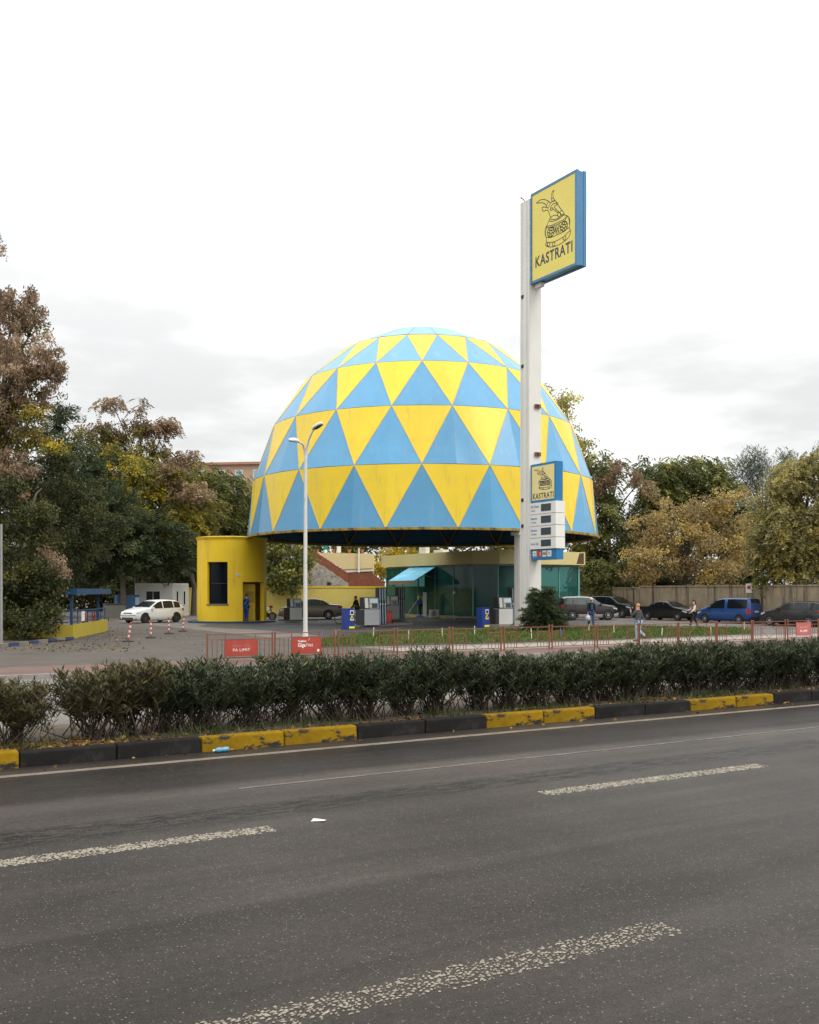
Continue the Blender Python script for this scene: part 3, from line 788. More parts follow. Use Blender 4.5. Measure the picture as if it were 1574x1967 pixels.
mb.build('shaft', M_pyl, pyl)
fl = MB()
for y0, y1 in ((-W / 2, -W / 2 + .12), (-.16, .16), (W / 2 - .12, W / 2)): fl.bx(-W / 2, -W / 2 + .028, y0, y1, 0, PH - .02)
fl.build('flange', M_pyl, pyl)
MB().bx(-.62, .62, -.62, .62, 0, .10).build('base_plate', M_conc, pyl)
MB().tube([(-W / 2 + .1, .1, PH), (-W / 2 - .02, .1, PH + .12), (-W / 2 - .22, .1, PH + .16)], .03, 6).tube([(-W / 2 - .1, .1, PH + .13), (-W / 2 - .12, .1, PH + .3)], .02, 6).tube([(.2, .1, PH), (.1, .1, PH + .2), (.25, .1, PH + .22)], .025, 6).build('bent_bracket', M_rustf, pyl)
for (u, v, face) in ((1029, 781, 'r'), (1029, 873, 'r'), (1005, 568, 'l'), (1002, 702, 'l'), (1002, 960, 'l'), (1001, 1010, 'l')):
    z = CAMH + (V0 - v) / FPX * (pc[1] + .3)
    if face == 'r':
        MB().bx(-.06, .30, -W / 2 - .13, -W / 2 - .001, z - .10, z + .10).build('mounting_lug', M_rustf, pyl)
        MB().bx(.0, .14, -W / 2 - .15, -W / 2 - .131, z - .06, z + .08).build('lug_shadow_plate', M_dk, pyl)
    else:
        MB().bx(-W / 2 - .02, -W / 2 - .001, .1, .30, z - .09, z + .09).build('access_hole_cover', M_dk, pyl)

M_sblue = mat('sign_frame_blue', (0.055, 0.19, 0.36), 0.4, var=0.06, vs_=1.0, wear=((0.13, 0.30, 0.48), 0.58, 0.8, 1.5))
M_sblue2 = mat('price_frame_blue', (0.008, 0.16, 0.36), 0.4, var=0.06)
M_syel = mat('sign_face_yellow', (0.80, 0.66, 0.12), 0.35, var=0.05, vs_=0.6)
M_syel2 = mat('price_face_cream', (0.80, 0.66, 0.28), 0.45, var=0.04)
M_ink = mat('sign_ink', (0.035, 0.035, 0.06), 0.5, var=0.05)
# emblem, traced in the pixels of an enlarged view and mapped to 0..1 of the yellow face
def emb(x, y):
    u, v = 1020 + x * 90 / 1416.0, 355 + y * 125 / 1967.0
    s = (u - 1023.5) / 85.5; top = 379.3 - 48.0 * s; bot = 540.7 - 35.7 * s
    return (s, (v - top) / (bot - top))
def smooth_line(P, n=4):
    if len(P) < 3: return P
    o = []
    for i in range(len(P) - 1):
        p0, p1, p2, p3 = P[max(i - 1, 0)], P[i], P[i + 1], P[min(i + 2, len(P) - 1)]
        for k in range(n):
            t = k / n
            o.append(tuple(.5 * ((2 * p1[d]) + (-p0[d] + p2[d]) * t + (2 * p0[d] - 5 * p1[d] + 4 * p2[d] - p3[d]) * t * t + (-p0[d] + 3 * p1[d] - 3 * p2[d] + p3[d]) * t ** 3) for d in (0, 1)))
    o.append(P[-1]); return o
EMB = [
 [(195, 580), (260, 515), (350, 470), (430, 460), (520, 480), (590, 515), (655, 550)],
 [(195, 580), (270, 572), (350, 560), (440, 575), (500, 620), (512, 690)],
 [(575, 520), (540, 590), (515, 690)],
 [(640, 560), (610, 630), (585, 700)], [(512, 690), (570, 712)],
 [(765, 172), (715, 205), (690, 260), (672, 350), (675, 430), (690, 515)],
 [(765, 172), (735, 215), (722, 300), (735, 395), (785, 475), (850, 545), (885, 570)],
 [(680, 425), (730, 395)], [(690, 510), (785, 475)],
 [(660, 555), (720, 505), (790, 490)],
 [(645, 690), (690, 620), (760, 570), (840, 550)],
 [(885, 570), (880, 610), (960, 720), (1065, 860), (1060, 890), (980, 905)],
 [(850, 550), (835, 600), (860, 615)],
 [(835, 605), (765, 675), (870, 790), (935, 835), (960, 790)], [(960, 790), (990, 760), (1010, 775)], [(945, 840), (975, 900)],
 [(715, 700), (660, 712), (635, 735), (655, 775), (700, 765), (725, 735)], [(715, 700), (725, 735), (800, 790), (885, 850)],
 [(885, 850), (925, 835), (950, 880), (950, 930), (915, 975), (870, 930), (865, 890), (885, 850)],
 [(510, 690), (430, 690), (375, 705), (395, 780), (430, 810), (520, 775), (575, 795), (605, 870), (640, 960), (650, 1005)],
 [(580, 715), (520, 695)],
 [(650, 1005), (690, 960), (760, 925), (830, 920), (880, 945), (910, 985)],
 [(650, 1005), (640, 1040), (730, 1055), (830, 1030), (920, 985), (1000, 915), (1060, 905)],
 [(620, 1030), (600, 1095), (700, 1110), (830, 1070), (930, 1020), (1010, 950), (1050, 915)],
 [(1060, 905), (1130, 925), (1190, 960), (1235, 1040), (1240, 1150), (1225, 1270)],
 [(600, 1095), (555, 1190), (530, 1250), (600, 1250), (760, 1190), (930, 1110), (1040, 1060), (1110, 990), (1140, 940)],
 [(530, 1260), (525, 1300), (590, 1300), (750, 1240), (930, 1160), (1060, 1090), (1130, 1010), (1175, 950)],
 [(530, 1250), (490, 1310), (470, 1420), (475, 1510), (510, 1590)], [(515, 1300), (495, 1420), (500, 1560)],
 [(510, 1590), (600, 1600), (720, 1570), (870, 1500), (1030, 1430), (1140, 1340), (1225, 1290)],
 [(1200, 1010), (1225, 1090), (1215, 1180)],
 [(520, 1600), (520, 1730), (640, 1740), (790, 1710), (930, 1640), (1060, 1560), (1170, 1450), (1250, 1370), (1225, 1290)],
 [(520, 1730), (490, 1790), (510, 1850), (630, 1880), (790, 1850), (940, 1790), (1080, 1700), (1190, 1600), (1250, 1480), (1265, 1400), (1250, 1370)],
 [(540, 1740), (530, 1800), (560, 1860)], [(600, 1745), (630, 1800), (590, 1865)], [(560, 1770), (550, 1830), (590, 1860)],
 [(720, 1740), (700, 1800), (730, 1850), (770, 1820), (785, 1760), (750, 1730)],
 [(1050, 1580), (1030, 1640), (1075, 1670), (1110, 1630), (1120, 1570), (1095, 1545)],
 [(740, 1270), (790, 1330), (770, 1420)], [(790, 1240), (810, 1340), (790, 1470)], [(830, 1220), (840, 1360), (830, 1490)], [(880, 1200), (880, 1340), (870, 1480)], [(920, 1190), (905, 1330), (920, 1450)], [(930, 1220), (960, 1330), (950, 1430)], [(800, 1330), (830, 1430)], [(860, 1300), (890, 1430)],
]
def ring_line(cx, cy, rx, ry, tilt=-.35, n=14):
    return [(cx + rx * math.cos(a) * 1.0 - 0 * ry, cy + ry * math.sin(a) + tilt * rx * math.cos(a)) for a in [2 * math.pi * k / n for k in range(n + 1)]]
for (cx, cy) in ((655, 1430), (1065, 1250)):
    EMB.append(ring_line(cx, cy, 105, 150)); EMB.append(ring_line(cx, cy, 36, 52))
    for k in range(7):
        a = 2 * math.pi * k / 7
        EMB.append(ring_line(cx + 70 * math.cos(a), cy + 100 * math.sin(a) - .35 * 70 * math.cos(a), 32, 44, n=9))
def emblem_mesh(w, h, lw):
    mb = MB()
    for L in EMB:
        P = [emb(*p) for p in smooth_line(L, 3)]
        P = [(p[0] * w, (1 - p[1]) * h) for p in P]
        for (x0, y0), (x1, y1) in zip(P[:-1], P[1:]):
            dx, dy = x1 - x0, y1 - y0; l = math.hypot(dx, dy)
            if l < 1e-6: continue
            nx, ny = -dy / l * lw / 2, dx / l * lw / 2; ex, ey = dx / l * lw * .3, dy / l * lw * .3
            mb.add([(x0 + nx - ex, 0, y0 + ny - ey), (x0 - nx - ex, 0, y0 - ny - ey), (x1 - nx + ex, 0, y1 - ny + ey), (x1 + nx + ex, 0, y1 + ny + ey)], [(0, 1, 2, 3)])
    return mb
# top sign: attached to the pylon's road face, its yellow face looks along -e
def sign_base(off_e, thick):
    """origin: bottom of the pylon's road face, moved so that local y=0 is the sign's yellow face"""
    q = (pyc[0] - W / 2 * NX, pyc[1] - W / 2 * NY)
    return (q[0] + (off_e - thick / 2) * EX, q[1] + (off_e - thick / 2) * EY, 0)
dl = pc[1]
SW, STH = 3.80, .62
zt = CAMH + (V0 - 373) / FPX * dl; zb = CAMH + (V0 - 546) / FPX * dl
sg = thing('brand_sign', 'large yellow and blue sign reading KASTRATI with horned helmet emblem on the pylon top', 'sign', sign_base(0, STH), SIGNROT)
fw = .13
mb = MB().bx(.02, SW - .02, .03, STH - .03, zb + .04, zt - .04)
mb.build('box_core', M_sblue, sg)
fr = MB()
for y0, y1 in ((-.01, .17), (STH - .17, STH + .01)):
    fr.bx(0, SW, y0, y1, zb, zb + fw).bx(0, SW, y0, y1, zt - fw, zt).bx(0, fw, y0, y1, zb + fw, zt - fw).bx(SW - fw, SW, y0, y1, zb + fw, zt - fw)
fr.build('frame', M_sblue, sg)
FW, FH = SW - 2 * fw, zt - zb - 2 * fw
MB().bx(fw + .002, SW - fw - .002, .012, .029, zb + fw + .002, zt - fw - .002).build('face', M_syel, sg)
MB().bx(fw + .002, SW - fw - .002, STH - .029, STH - .012, zb + fw + .002, zt - fw - .002).build('face', M_syel, sg)
e = emblem_mesh(FW, FH, .042).build('emblem', M_ink, sg, False, (fw, .009, zb + fw))
t = text('lettering', 'KASTRATI', .78, M_ink, sg, (fw + FW * .07, .0095, zb + fw + FH * .145), .020, .86, 'LEFT', .001, sp=1.12)
fitx(t, FW * .86)
MB().bx(.15, .65, STH * .3, STH * .7, zb - .22, zb - .001).build('bracket', M_pyl, sg)
MB().bx(SW - .14, SW - .06, .02, .06, zb + .12, zb + .20).build('lamp_stud', M_white, sg)

# price sign lower down
PW, PTH = 2.10, .46
z1p = CAMH + (V0 - 893) / FPX * dl; z0p = CAMH + (V0 - 1076) / FPX * dl
ps = thing('price_sign', 'blue and cream price totem with four white fuel price panels on the pylon', 'sign', sign_base(-.05, PTH), SIGNROT)
zf = lambda v: CAMH + (V0 - v) / FPX * dl
zA = zf(967)
MB().bx(0, PW, 0, PTH, zA, z1p).build('upper_box', M_sblue2, ps)
fx0, fx1, fz0, fz1 = .10, PW - .12, zA + .13, z1p - .13
MB().bx(fx0, fx1, -.012, -.001, fz0, fz1).build('face', M_syel2, ps)
emblem_mesh(fx1 - fx0, fz1 - fz0, .026).build('emblem', M_ink, ps, False, (fx0, -.015, fz0))
t = text('lettering', 'KASTRATI', .42, M_ink, ps, (fx0 + .06, -.015, fz0 + .07), .008, .86, 'LEFT', .001, sp=1.12)
fitx(t, (fx1 - fx0) * .93)
M_panelw = mat('price_panel_white', (0.74, 0.72, 0.68), 0.5, var=0.04)
M_lcd = mat('price_display_dark', (0.018, 0.035, 0.042), 0.25, var=0.1)
M_lblue = mat('price_text_blue', (0.08, 0.12, 0.34), 0.5)
zz_ = [967, 989.5, 1012, 1034.5, 1056]
fuels = [('Blu Diesel', '10 ppm'), ('Benzine', '95 oktan'), ('Benzine', '100 oktan'), ('Auto Gaz', '')]
for i in range(4):
    z1, z0 = zf(zz_[i]) - .012, zf(zz_[i + 1]) + .012
    pn = MB().bx(-.03, PW + .10, -.09, PTH + .06, z0, z1).build('price_panel', M_panelw, ps)
    MB().bx(PW * .47, PW * .86, -.105, -.091, z0 + .13, z1 - .10).build('display', M_lcd, pn)
    hgt = z1 - z0
    text('lettering', fuels[i][0], .19, M_lblue, pn, (.10, -.094, z0 + hgt * (.56 if fuels[i][1] else .38)), .002, .9, 'LEFT', .001)
    if fuels[i][1]: text('lettering', fuels[i][1], .13, M_lblue, pn, (.13, -.094, z0 + hgt * .25), .001, .9, 'LEFT', .001)
lb = MB().bx(.03, PW + .05, 0, PTH, z0p, zf(1056) - .012).build('card_strip', M_sblue2, ps)
zc0, zc1 = z0p + .16, z0p + .48
def disc(mb, x, z, r, m=0): mb.lathe([(r, 0), (r, .002)], 14, 'y', (x, 0, z), m)
for i in range(4):
    x0 = .16 + i * .42; cx = x0 + .16; zc = (zc0 + zc1) / 2
    cd = MB().bx(x0, x0 + .32, -.012, -.001, zc0, zc1).build('card_logo', M_white if i != 1 else mat('card_red_field', (.55, .05, .03), .5), lb)
    if i == 0: text('lettering', 'VISA', .13, M_lblue, cd, (cx, -.0135, zc - .03), .002, .9, 'CENTER', .0005); MB().bx(x0 + .02, x0 + .30, -.014, -.0125, zc0 + .02, zc0 + .07).build('stripe', M_lblue, cd)
    if i == 1:
        a = MB(); disc(a, cx + .07, zc, .09); o_ = a.build('circle', mat('card_orange', (.75, .33, .02), .5), cd); o_.location.y = -.0145
        a = MB(); disc(a, cx - .07, zc, .09); o_ = a.build('circle', mat('card_red', (.65, .03, .02), .5), cd); o_.location.y = -.017
    if i == 2:
        a = MB(); disc(a, cx + .06, zc, .09); o_ = a.build('circle', mat('card_red', (.65, .03, .02), .5), cd); o_.location.y = -.0145
        a = MB(); disc(a, cx - .06, zc, .09); o_ = a.build('circle', mat('card_teal', (.10, .35, .45), .5), cd); o_.location.y = -.017
    if i == 3:
        a = MB(); disc(a, cx - .03, zc + .03, .045); o_ = a.build('circle', mat('card_maroon', (.15, .02, .03), .5), cd); o_.location.y = -.0145
        MB().bx(cx - .1, cx + .1, -.0145, -.0125, zc - .06, zc - .035).build('stripe', mat('card_maroon', (.15, .02, .03), .5), cd)

# ================================================================== street lamp
M_lampw = mat('lamp_post_white', (0.62, 0.60, 0.55), 0.55, var=0.06, vs_=2, wear=((0.16, 0.13, 0.10), 0.60, 0.68, 5, (1, 1, .5)))
M_lampclean = mat('lamp_head_white', (0.68, 0.68, 0.66), 0.4, var=0.04)
LD = 46.0
lp = AT(587, 1226, LD)
lamp = thing('street_lamp', 'white street lamp with two curved arms standing behind the railing', 'street lamp', (lp.x, lp.y, 0))
zt_ = AT(587, 880, LD).z
def loc_(u, v, dd=0.0): q = AT(u, v, LD + dd); return (q.x - lp.x, q.y - lp.y, q.z)
MB().tube([(0, 0, -.02), (0, 0, 3.0), (0.01, 0, zt_)], [.105, .09, .072], 12).build('pole', M_lampw, lamp, True)
MB().lathe([(.2, 0), (.2, .03), (.13, .05), (.12, .3)], 12).build('base_flange', M_lampw, lamp, True)
MB().tube([loc_(587.5, 881), loc_(586, 865), loc_(582, 853, -.2), loc_(574, 849, -.4), loc_(566, 848, -.6)], [.07, .06, .05, .045, .04], 8).build('arm', M_lampclean, lamp, True)
MB().tube([loc_(588, 881), loc_(589.5, 862), loc_(593, 846, -.2), loc_(599, 832, -.5), loc_(604, 824, -.7)], [.07, .06, .05, .045, .04], 8).build('arm', M_lampclean, lamp, True)
def lamp_head(c, d, ln, name='lamp_head'):
    c = Vector(c); d = Vector(d).normalized(); x = d; y = Vector((0, 0, 1)).cross(x).normalized(); z = x.cross(y)
    mb = MB(); n = 10; prof = [(0, .04, .03), (.08, .09, .07), (.25, .14, .12), (.6, .15, .13), (.9, .11, .09), (1.0, .04, .03)]
    vs_ = []; fs = []
    for (f, w, h) in prof:
        for k in range(n):
            a = 2 * math.pi * k / n; zz2 = h * math.sin(a); zz2 = max(zz2, -.05)
            vs_.append(c + x * (f * ln) + y * (w * math.cos(a)) + z * zz2)
    for i in range(len(prof) - 1):
        for k in range(n):
            a, b = i * n + k, i * n + (k + 1) % n; fs.append((a, b, b + n, a + n))
    fs += [tuple(range(n))[::-1], tuple(range((len(prof) - 1) * n, len(prof) * n))]
    h = mb.add(vs_, fs).build('lamp_head', M_lampclean, lamp, True)
    q = [c + x * (f * ln) + y * w - z * .056 for f, w in ((.25, .11), (.85, .1), (.85, -.1), (.25, -.11))]
    q2 = [p + z * .03 for p in q]
    MB().add(q + q2, [(3, 2, 1, 0), (4, 5, 6, 7), (0, 1, 5, 4), (1, 2, 6, 5), (2, 3, 7, 6), (3, 0, 4, 7)]).build('lens', mat('lamp_lens_dark', (.05, .05, .05), .2), h)
lamp_head(loc_(574, 848, -.5), Vector(loc_(556, 845, -1.2)) - Vector(loc_(572, 848, -.6)), .75)
lamp_head(loc_(601, 825, -.6), Vector(loc_(622, 810, -1.5)) - Vector(loc_(601, 824, -.6)), .95)

# thin grey mast at the far left edge
p = G(3, 1240); ms = thing('thin_mast', 'thin grey steel mast at the left edge of the forecourt', 'mast', (p[0], p[1], 0))
MB().tube([(0, 0, -.02), (0, 0, 4.8)], [.06, .045], 8).build('pole', mat('galvanised', (.3, .3, .29), .5, .4), ms, True)
MB().lathe([(.14, 0), (.14, .03), (.08, .04)], 10).build('base_flange', mat('galvanised', (.3, .3, .29), .5), ms)
# ================================================================== yellow drum kiosk
M_ky2 = mat('kiosk_yellow', (0.82, 0.54, 0.008), 0.5, var=0.05, vs_=0.8, wear=((0.45, 0.29, 0.02), 0.53, 0.80, 1.1, (1.8, 1.8, .25)))
M_plinth = mat('kiosk_plinth_blue', (0.012, 0.045, 0.10), 0.7, var=0.2)
M_dglass = mat('dark_glass', (0.004, 0.007, 0.010), 0.12, var=0.1, spec=0.15)
KR = 2.34; KC = ((446 - U0) / FPX * 68.7, 68.7); KH = 5.72
kio = thing('drum_kiosk', 'tall round yellow kiosk with dark window and doorway under the dome edge', 'kiosk', (KC[0], KC[1], 0), math.atan2(KC[1], KC[0]) + math.pi / 2 + math.pi)
# local angle 0 looks at the camera (local -y), positive to the right
def kp(a, z, r=KR): return (r * math.sin(a), -r * math.cos(a), z)
openings = [(R(-43.5), R(-7), 1.25, 4.05), (R(17.5), R(67), 0.12, 2.72)]
acuts = sorted(set([R(-180 + 9 * k) for k in range(41)] + [o[0] for o in openings] + [o[1] for o in openings]))
zcuts = [0.0, .12, 1.25, 2.72, 4.05, KH]
mb = MB(); TH_ = .28
def inside(a, z):
    return any(o[0] - 1e-6 < a < o[1] + 1e-6 and o[2] - 1e-6 < z < o[3] + 1e-6 for o in openings)
for i in range(len(acuts) - 1):
    for j in range(len(zcuts) - 1):
        a0, a1, z0, z1 = acuts[i], acuts[i + 1], zcuts[j], zcuts[j + 1]
        if inside((a0 + a1) / 2, (z0 + z1) / 2): continue
        mb.add([kp(a0, z0), kp(a1, z0), kp(a1, z1), kp(a0, z1)], [(0, 1, 2, 3)])
        r = KR - TH_; mb.add([kp(a0, z0, r), kp(a1, z0, r), kp(a1, z1, r), kp(a0, z1, r)], [(3, 2, 1, 0)])
for a0, a1, z0, z1 in openings:
    for a in (a0, a1): mb.add([kp(a, z0), kp(a, z1), kp(a, z1, KR - TH_), kp(a, z0, KR - TH_)], [(0, 1, 2, 3)])
    n = 6
    for k in range(n):
        b0, b1 = a0 + (a1 - a0) * k / n, a0 + (a1 - a0) * (k + 1) / n
        for z in (z0, z1): mb.add([kp(b0, z), kp(b1, z), kp(b1, z, KR - TH_), kp(b0, z, KR - TH_)], [(0, 1, 2, 3)])
w_ = mb.build('wall', M_ky2, kio)
bm = bmesh.new(); bm.from_mesh(w_.data); bmesh.ops.remove_doubles(bm, verts=bm.verts, dist=1e-4); bmesh.ops.recalc_face_normals(bm, faces=bm.faces)
bm.to_mesh(w_.data); bm.free()
w_.data.polygons.foreach_set('use_smooth', [True] * len(w_.data.polygons)); w_.data.set_sharp_from_angle(angle=R(30))
MB().lathe([(KR - .1, KH - .30), (KR + .06, KH - .12), (KR + .10, KH), (KR - .2, KH + .05), (0.02, KH + .08)], 40).build('parapet', M_ky2, kio, True)
MB().lathe([(KR + .62, 0.0), (KR + .62, .09), (KR + .55, .11), (0.02, .112)], 40).build('plinth', M_plinth, kio, True)
a0, a1, z0, z1 = openings[0]
gl = MB(); n = 6
for k in range(n):
    b0, b1 = a0 + (a1 - a0) * k / n, a0 + (a1 - a0) * (k + 1) / n
    gl.add([kp(b0, z0, KR - .18), kp(b1, z0, KR - .18), kp(b1, z1, KR - .18), kp(b0, z1, KR - .18)], [(0, 1, 2, 3)])
gw = gl.build('window', M_dglass, kio)
MB().tube([kp(a0 + (a1 - a0) * k / 6, 2.62, KR - .165) for k in range(7)], .03, 4).build('mullion', M_dk, gw)
MB().tube([kp(a0 + (a1 - a0) * k / 6 * 1.08 - .02, 1.22, KR + .02) for k in range(7)], .05, 4).build('sill', mat('sill_grey', (.10, .11, .11), .7), kio)
# interior of the doorway: ochre partition with a fire hose box
MB().bx(.55, 1.55, -.75, -.65, .115, 2.6).build('partition', M_ky2, kio)
MB().bx(.95, 1.5, -.80, -.752, 1.35, 2.1).build('hose_box', mat('ochre_box', (.45, .3, .02), .6), kio)
q = kp(R(9), 3.2, KR + .012); o_ = MB().box((0, 0, 0), (.2, .02, .16)).build('house_number_plate', mat('plate_pale', (.5, .55, .62), .5), kio, False, q, R(9))

# ================================================================== shop building
M_fas = mat('fascia_cream', (0.66, 0.55, 0.24), 0.6, var=0.06, vs_=0.5, wear=((0.42, 0.34, 0.17), 0.62, 0.85, .8, (1, 1, .3)))
M_glz = glassmat('shop_glass', (0.030, 0.13, 0.115), 0.45, 0.08)
M_mul = mat('mullion_green', (0.16, 0.36, 0.31), 0.4, var=0.05)
M_int = mat('shop_interior', (0.26, 0.33, 0.29), 0.8, var=0.3, vs_=1.0)
A = Vector((4.87, 77.0)); C_ = Vector((6.74, 76.6))
nv, ev = Vector((NX, NY)), Vector((EX, EY))
B = A + nv * 13.6; Dd = C_ + ev * 7.9; Bk = Dd + nv * 9
shop = thing('shop_building', 'glass walled shop with cream fascia behind the pumps', 'building', (A.x, A.y, 0))
def L2(p): return (p[0] - A.x, p[1] - A.y)
foot = [A, C_, Dd, Bk, B + ev * 6, B]
MB().prism([L2(p) for p in foot], 0, .16).build('plinth', M_conc, shop)
ctr = sum((Vector(p) for p in foot), Vector((0, 0))) / 6
big = [p + (p - ctr).normalized() * .55 for p in foot]
MB().prism([L2(p) for p in big], 4.18, 5.2).build('fascia', M_fas, shop)
MB().prism([L2(p) for p in foot], 4.06, 4.178).build('ceiling', M_int, shop)
MB().prism([L2(p) for p in [p + (ctr - p) * .42 for p in foot]], .17, 4.05).build('core_wall', M_int, shop)
def facade(p, q, n, z0=.17, z1=4.05, pn='glass_pane'):
    d = (q - p); L = d.length; rz = math.atan2(d.y, d.x)
    for k in range(n):
        c = p + d * ((k + .5) / n)
        MB().box((0, 0, (z0 + z1) / 2), (L / n - .07, .02, z1 - z0)).build(pn, M_glz, shop, False, (*L2(c), 0), rz)
    for k in range(n + 1):
        c = p + d * (k / n)
        MB().box((0, 0, (z0 + z1) / 2), (.068, .10, z1 - z0)).build('mullion', M_mul, shop, False, (*L2(c), 0), rz)
facade(A, B, 5); facade(A, C_, 1); facade(C_, Dd, 4)
MB().bx(-.08, .08, -.08, .08, .17, 4.05).build('corner_post', M_mul, shop, False, (*L2(Dd), 0), ROAD)
# goods and shelves seen through the glass
M_sh = [mat('goods_%s' % n, c, .7, var=.35, vs_=5) for n, c in (('ochre', (.35, .25, .10)), ('green', (.05, .22, .14)), ('white', (.5, .5, .46)), ('brown', (.16, .09, .05)))]
random.seed(21)
for k in range(7):
    c = A + nv * (1.5 + k * 1.7) + ev * random.uniform(.6, 1.1)
    s_ = thing('shelf_rack', 'shelf rack with goods behind the shop glass, ' + nth[k] + ' from the chamfered corner', 'shelf', (c.x, c.y, .16), SIGNROT, 'shelf racks inside the shop')
    MB().bx(-.6, .6, .3, .34, 0, 1.7).bx(-.62, -.6, 0, .34, 0, 1.7).bx(.6, .62, 0, .34, 0, 1.7).build('back_frame', M_sh[2], s_)
    for j in range(3):
        MB().bx(-.6, .6, 0, .29, .15 + j * .5, .18 + j * .5).build('shelf_board', M_sh[2], s_)
        mb = MB()
        for x in range(5): mb.bx(-.55 + x * .22, -.37 + x * .22, .03, .25, .182 + j * .5, .182 + j * .5 + random.uniform(.18, .36))
        mb.build('goods', M_sh[random.randrange(4)], s_)
c = A + nv * 6.0 + ev * -.04
MB().box((0, 0, 0), (.5, .015, .65)).build('notice', mat('notice_dark', (.02, .03, .03), .5), shop, False, (*L2(A + nv * 2.6 - ev * .03), 2.15), SIGNROT)
MB().box((0, 0, 0), (.34, .012, .22)).build('notice', mat('notice_blue', (.3, .42, .5), .5), shop, False, (*L2(A + nv * 2.6 - ev * .05), 1.98), SIGNROT)
# damaged end of the fascia on the right
q = big[2] + ev * -.62 - nv * .012
MB().add([(-.28, 0, 4.26), (.48, 0, 4.26), (.48, 0, 5.12), (.02, 0, 5.12), (-.28, .01, 4.26), (.48, .01, 4.26), (.48, .01, 5.12), (.02, .01, 5.12)], [(0, 1, 2, 3), (0, 3, 7, 4), (2, 6, 7, 3)]).build('torn_fascia_edge', mat('fascia_broken', (.10, .06, .03), .9), shop, False, (*L2(q), 0), ROAD)
tag(MB().bx(-.55, .55, -.18, .18, 0, .85).lathe([(.24, -.19), (.24, -.185)], 16, 'y', (-.15, 0, .43)).build('air_conditioner', mat('ac_white', (.62, .62, .58), .5), None, False, (*(A + nv * 8.5 + ev * .8), 5.2), SIGNROT), 'white air conditioner unit on the shop roof below the dome', 'air conditioner')
tag(MB().bx(-.7, .7, -.3, .3, 0, .28).bx(-.1, .1, -.1, .1, .28, .4).build('roof_hatch', mat('ac_white', (.62, .62, .58), .5), None, False, (*(A + nv * 6.0 + ev * .9), 5.2), SIGNROT), 'low white hatch on the shop roof right of the air conditioner', 'hatch')
# awning
M_awn = mat('awning_blue', (0.10, 0.42, 0.62), 0.6, var=0.25, vs_=1.2, wear=((0.30, 0.55, 0.66), .5, .7, 1.0, (.4, 3, 1)))
aw0 = A + nv * 5.2 - ev * .05; aw = thing('awning', 'faded blue fabric awning sloping out from the left side of the shop', 'awning', (aw0.x, aw0.y, 0), SIGNROT)
AL, AD = 4.2, 2.1                        # local +x = -n (towards the road), -y = outwards (-e)
MB().add([(-AL, -.02, 4.12), (0, -.02, 4.12), (0, -AD, 2.95), (-AL, -AD, 2.95), (-AL, -.02, 4.09), (0, -.02, 4.09), (0, -AD, 2.92), (-AL, -AD, 2.92)], [(0, 3, 2, 1), (4, 5, 6, 7), (0, 1, 5, 4), (1, 2, 6, 5), (2, 3, 7, 6), (3, 0, 4, 7)]).build('canopy', M_awn, aw)
va = MB()
for k in range(14):
    x0 = -AL + AL * k / 14; va.bx(x0 + .005, x0 + AL / 14 - .005, -AD - .02, -AD - .004, 2.62 + (.02 if k % 2 else 0), 2.95)
va.build('valance', mat('valance_brown', (.30, .20, .09), .8), aw)
for x in (-AL + .1, -.1): MB().tube([(x, -.03, 3.1), (x, -AD * .5, 3.35), (x, -AD, 2.93)], .03, 6).build('arm', M_mul, aw)

# cabinet, outdoor unit, extinguisher near the shop
p = G(826, 1184); o = thing('metal_cabinet', 'tall pale grey cabinet standing before the shop glass', 'cabinet', (p[0], p[1], 0), ROAD)
MB().bx(-.5, .5, -.3, .3, .05, 2.0).build('body', mat('cabinet_grey', (.42, .44, .42), .5), o)
MB().bx(.0, .006, -.312, -.301, .1, 1.95).build('door_gap', M_dk, o); MB().bx(.05, .08, -.33, -.301, .95, 1.15).build('handle', M_dk, o); MB().bx(-.48, .48, -.27, .27, 0, .05).build('foot', M_dk, o)
p = G(831, 1187); o = thing('outdoor_unit', 'beige air conditioning outdoor unit on the ground beside the grey cabinet', 'air conditioner', (p[0] + .1, p[1] - .6, 0), ROAD)
MB().bx(-.36, .36, -.15, .15, .06, .66).build('body', mat('ac_beige', (.48, .46, .40), .5), o); MB().lathe([(.22, -.17), (.22, -.152)], 18, 'y', (-.08, 0, .37)).build('fan_grille', mat('ac_grille', (.2, .2, .18), .5), o); MB().bx(-.3, -.25, -.1, .1, 0, .06).bx(.25, .3, -.1, .1, 0, .06).build('foot', M_dk, o)
M_fire = mat('extinguisher_red', (.50, .035, .02), .4, var=.05)
def extinguisher(u, v, label, h=.75):
    p = G(u, v); o = thing('fire_extinguisher', label, 'extinguisher', (p[0], p[1], 0))
    MB().lathe([(.10, 0), (.115, .02), (.115, h * .72), (.08, h * .84), (.03, h * .88), (.03, h * .92)], 14).build('cylinder', M_fire, o, True)
    MB().bx(-.03, .12, -.02, .02, h * .921, h).build('valve', M_dk, o); MB().tube([(.1, 0, h * .95), (.17, 0, h * .7), (.14, 0, h * .3)], .015, 6).build('hose', M_dk, o)
    return o
extinguisher(848, 1183, 'orange-red fire extinguisher against the shop glass', .8)
extinguisher(943, 1201, 'small red fire extinguisher behind the bin by the sign pylon', .7)
extinguisher(548, 1192, 'red fire extinguisher beside the leftmost fuel pump', .8)
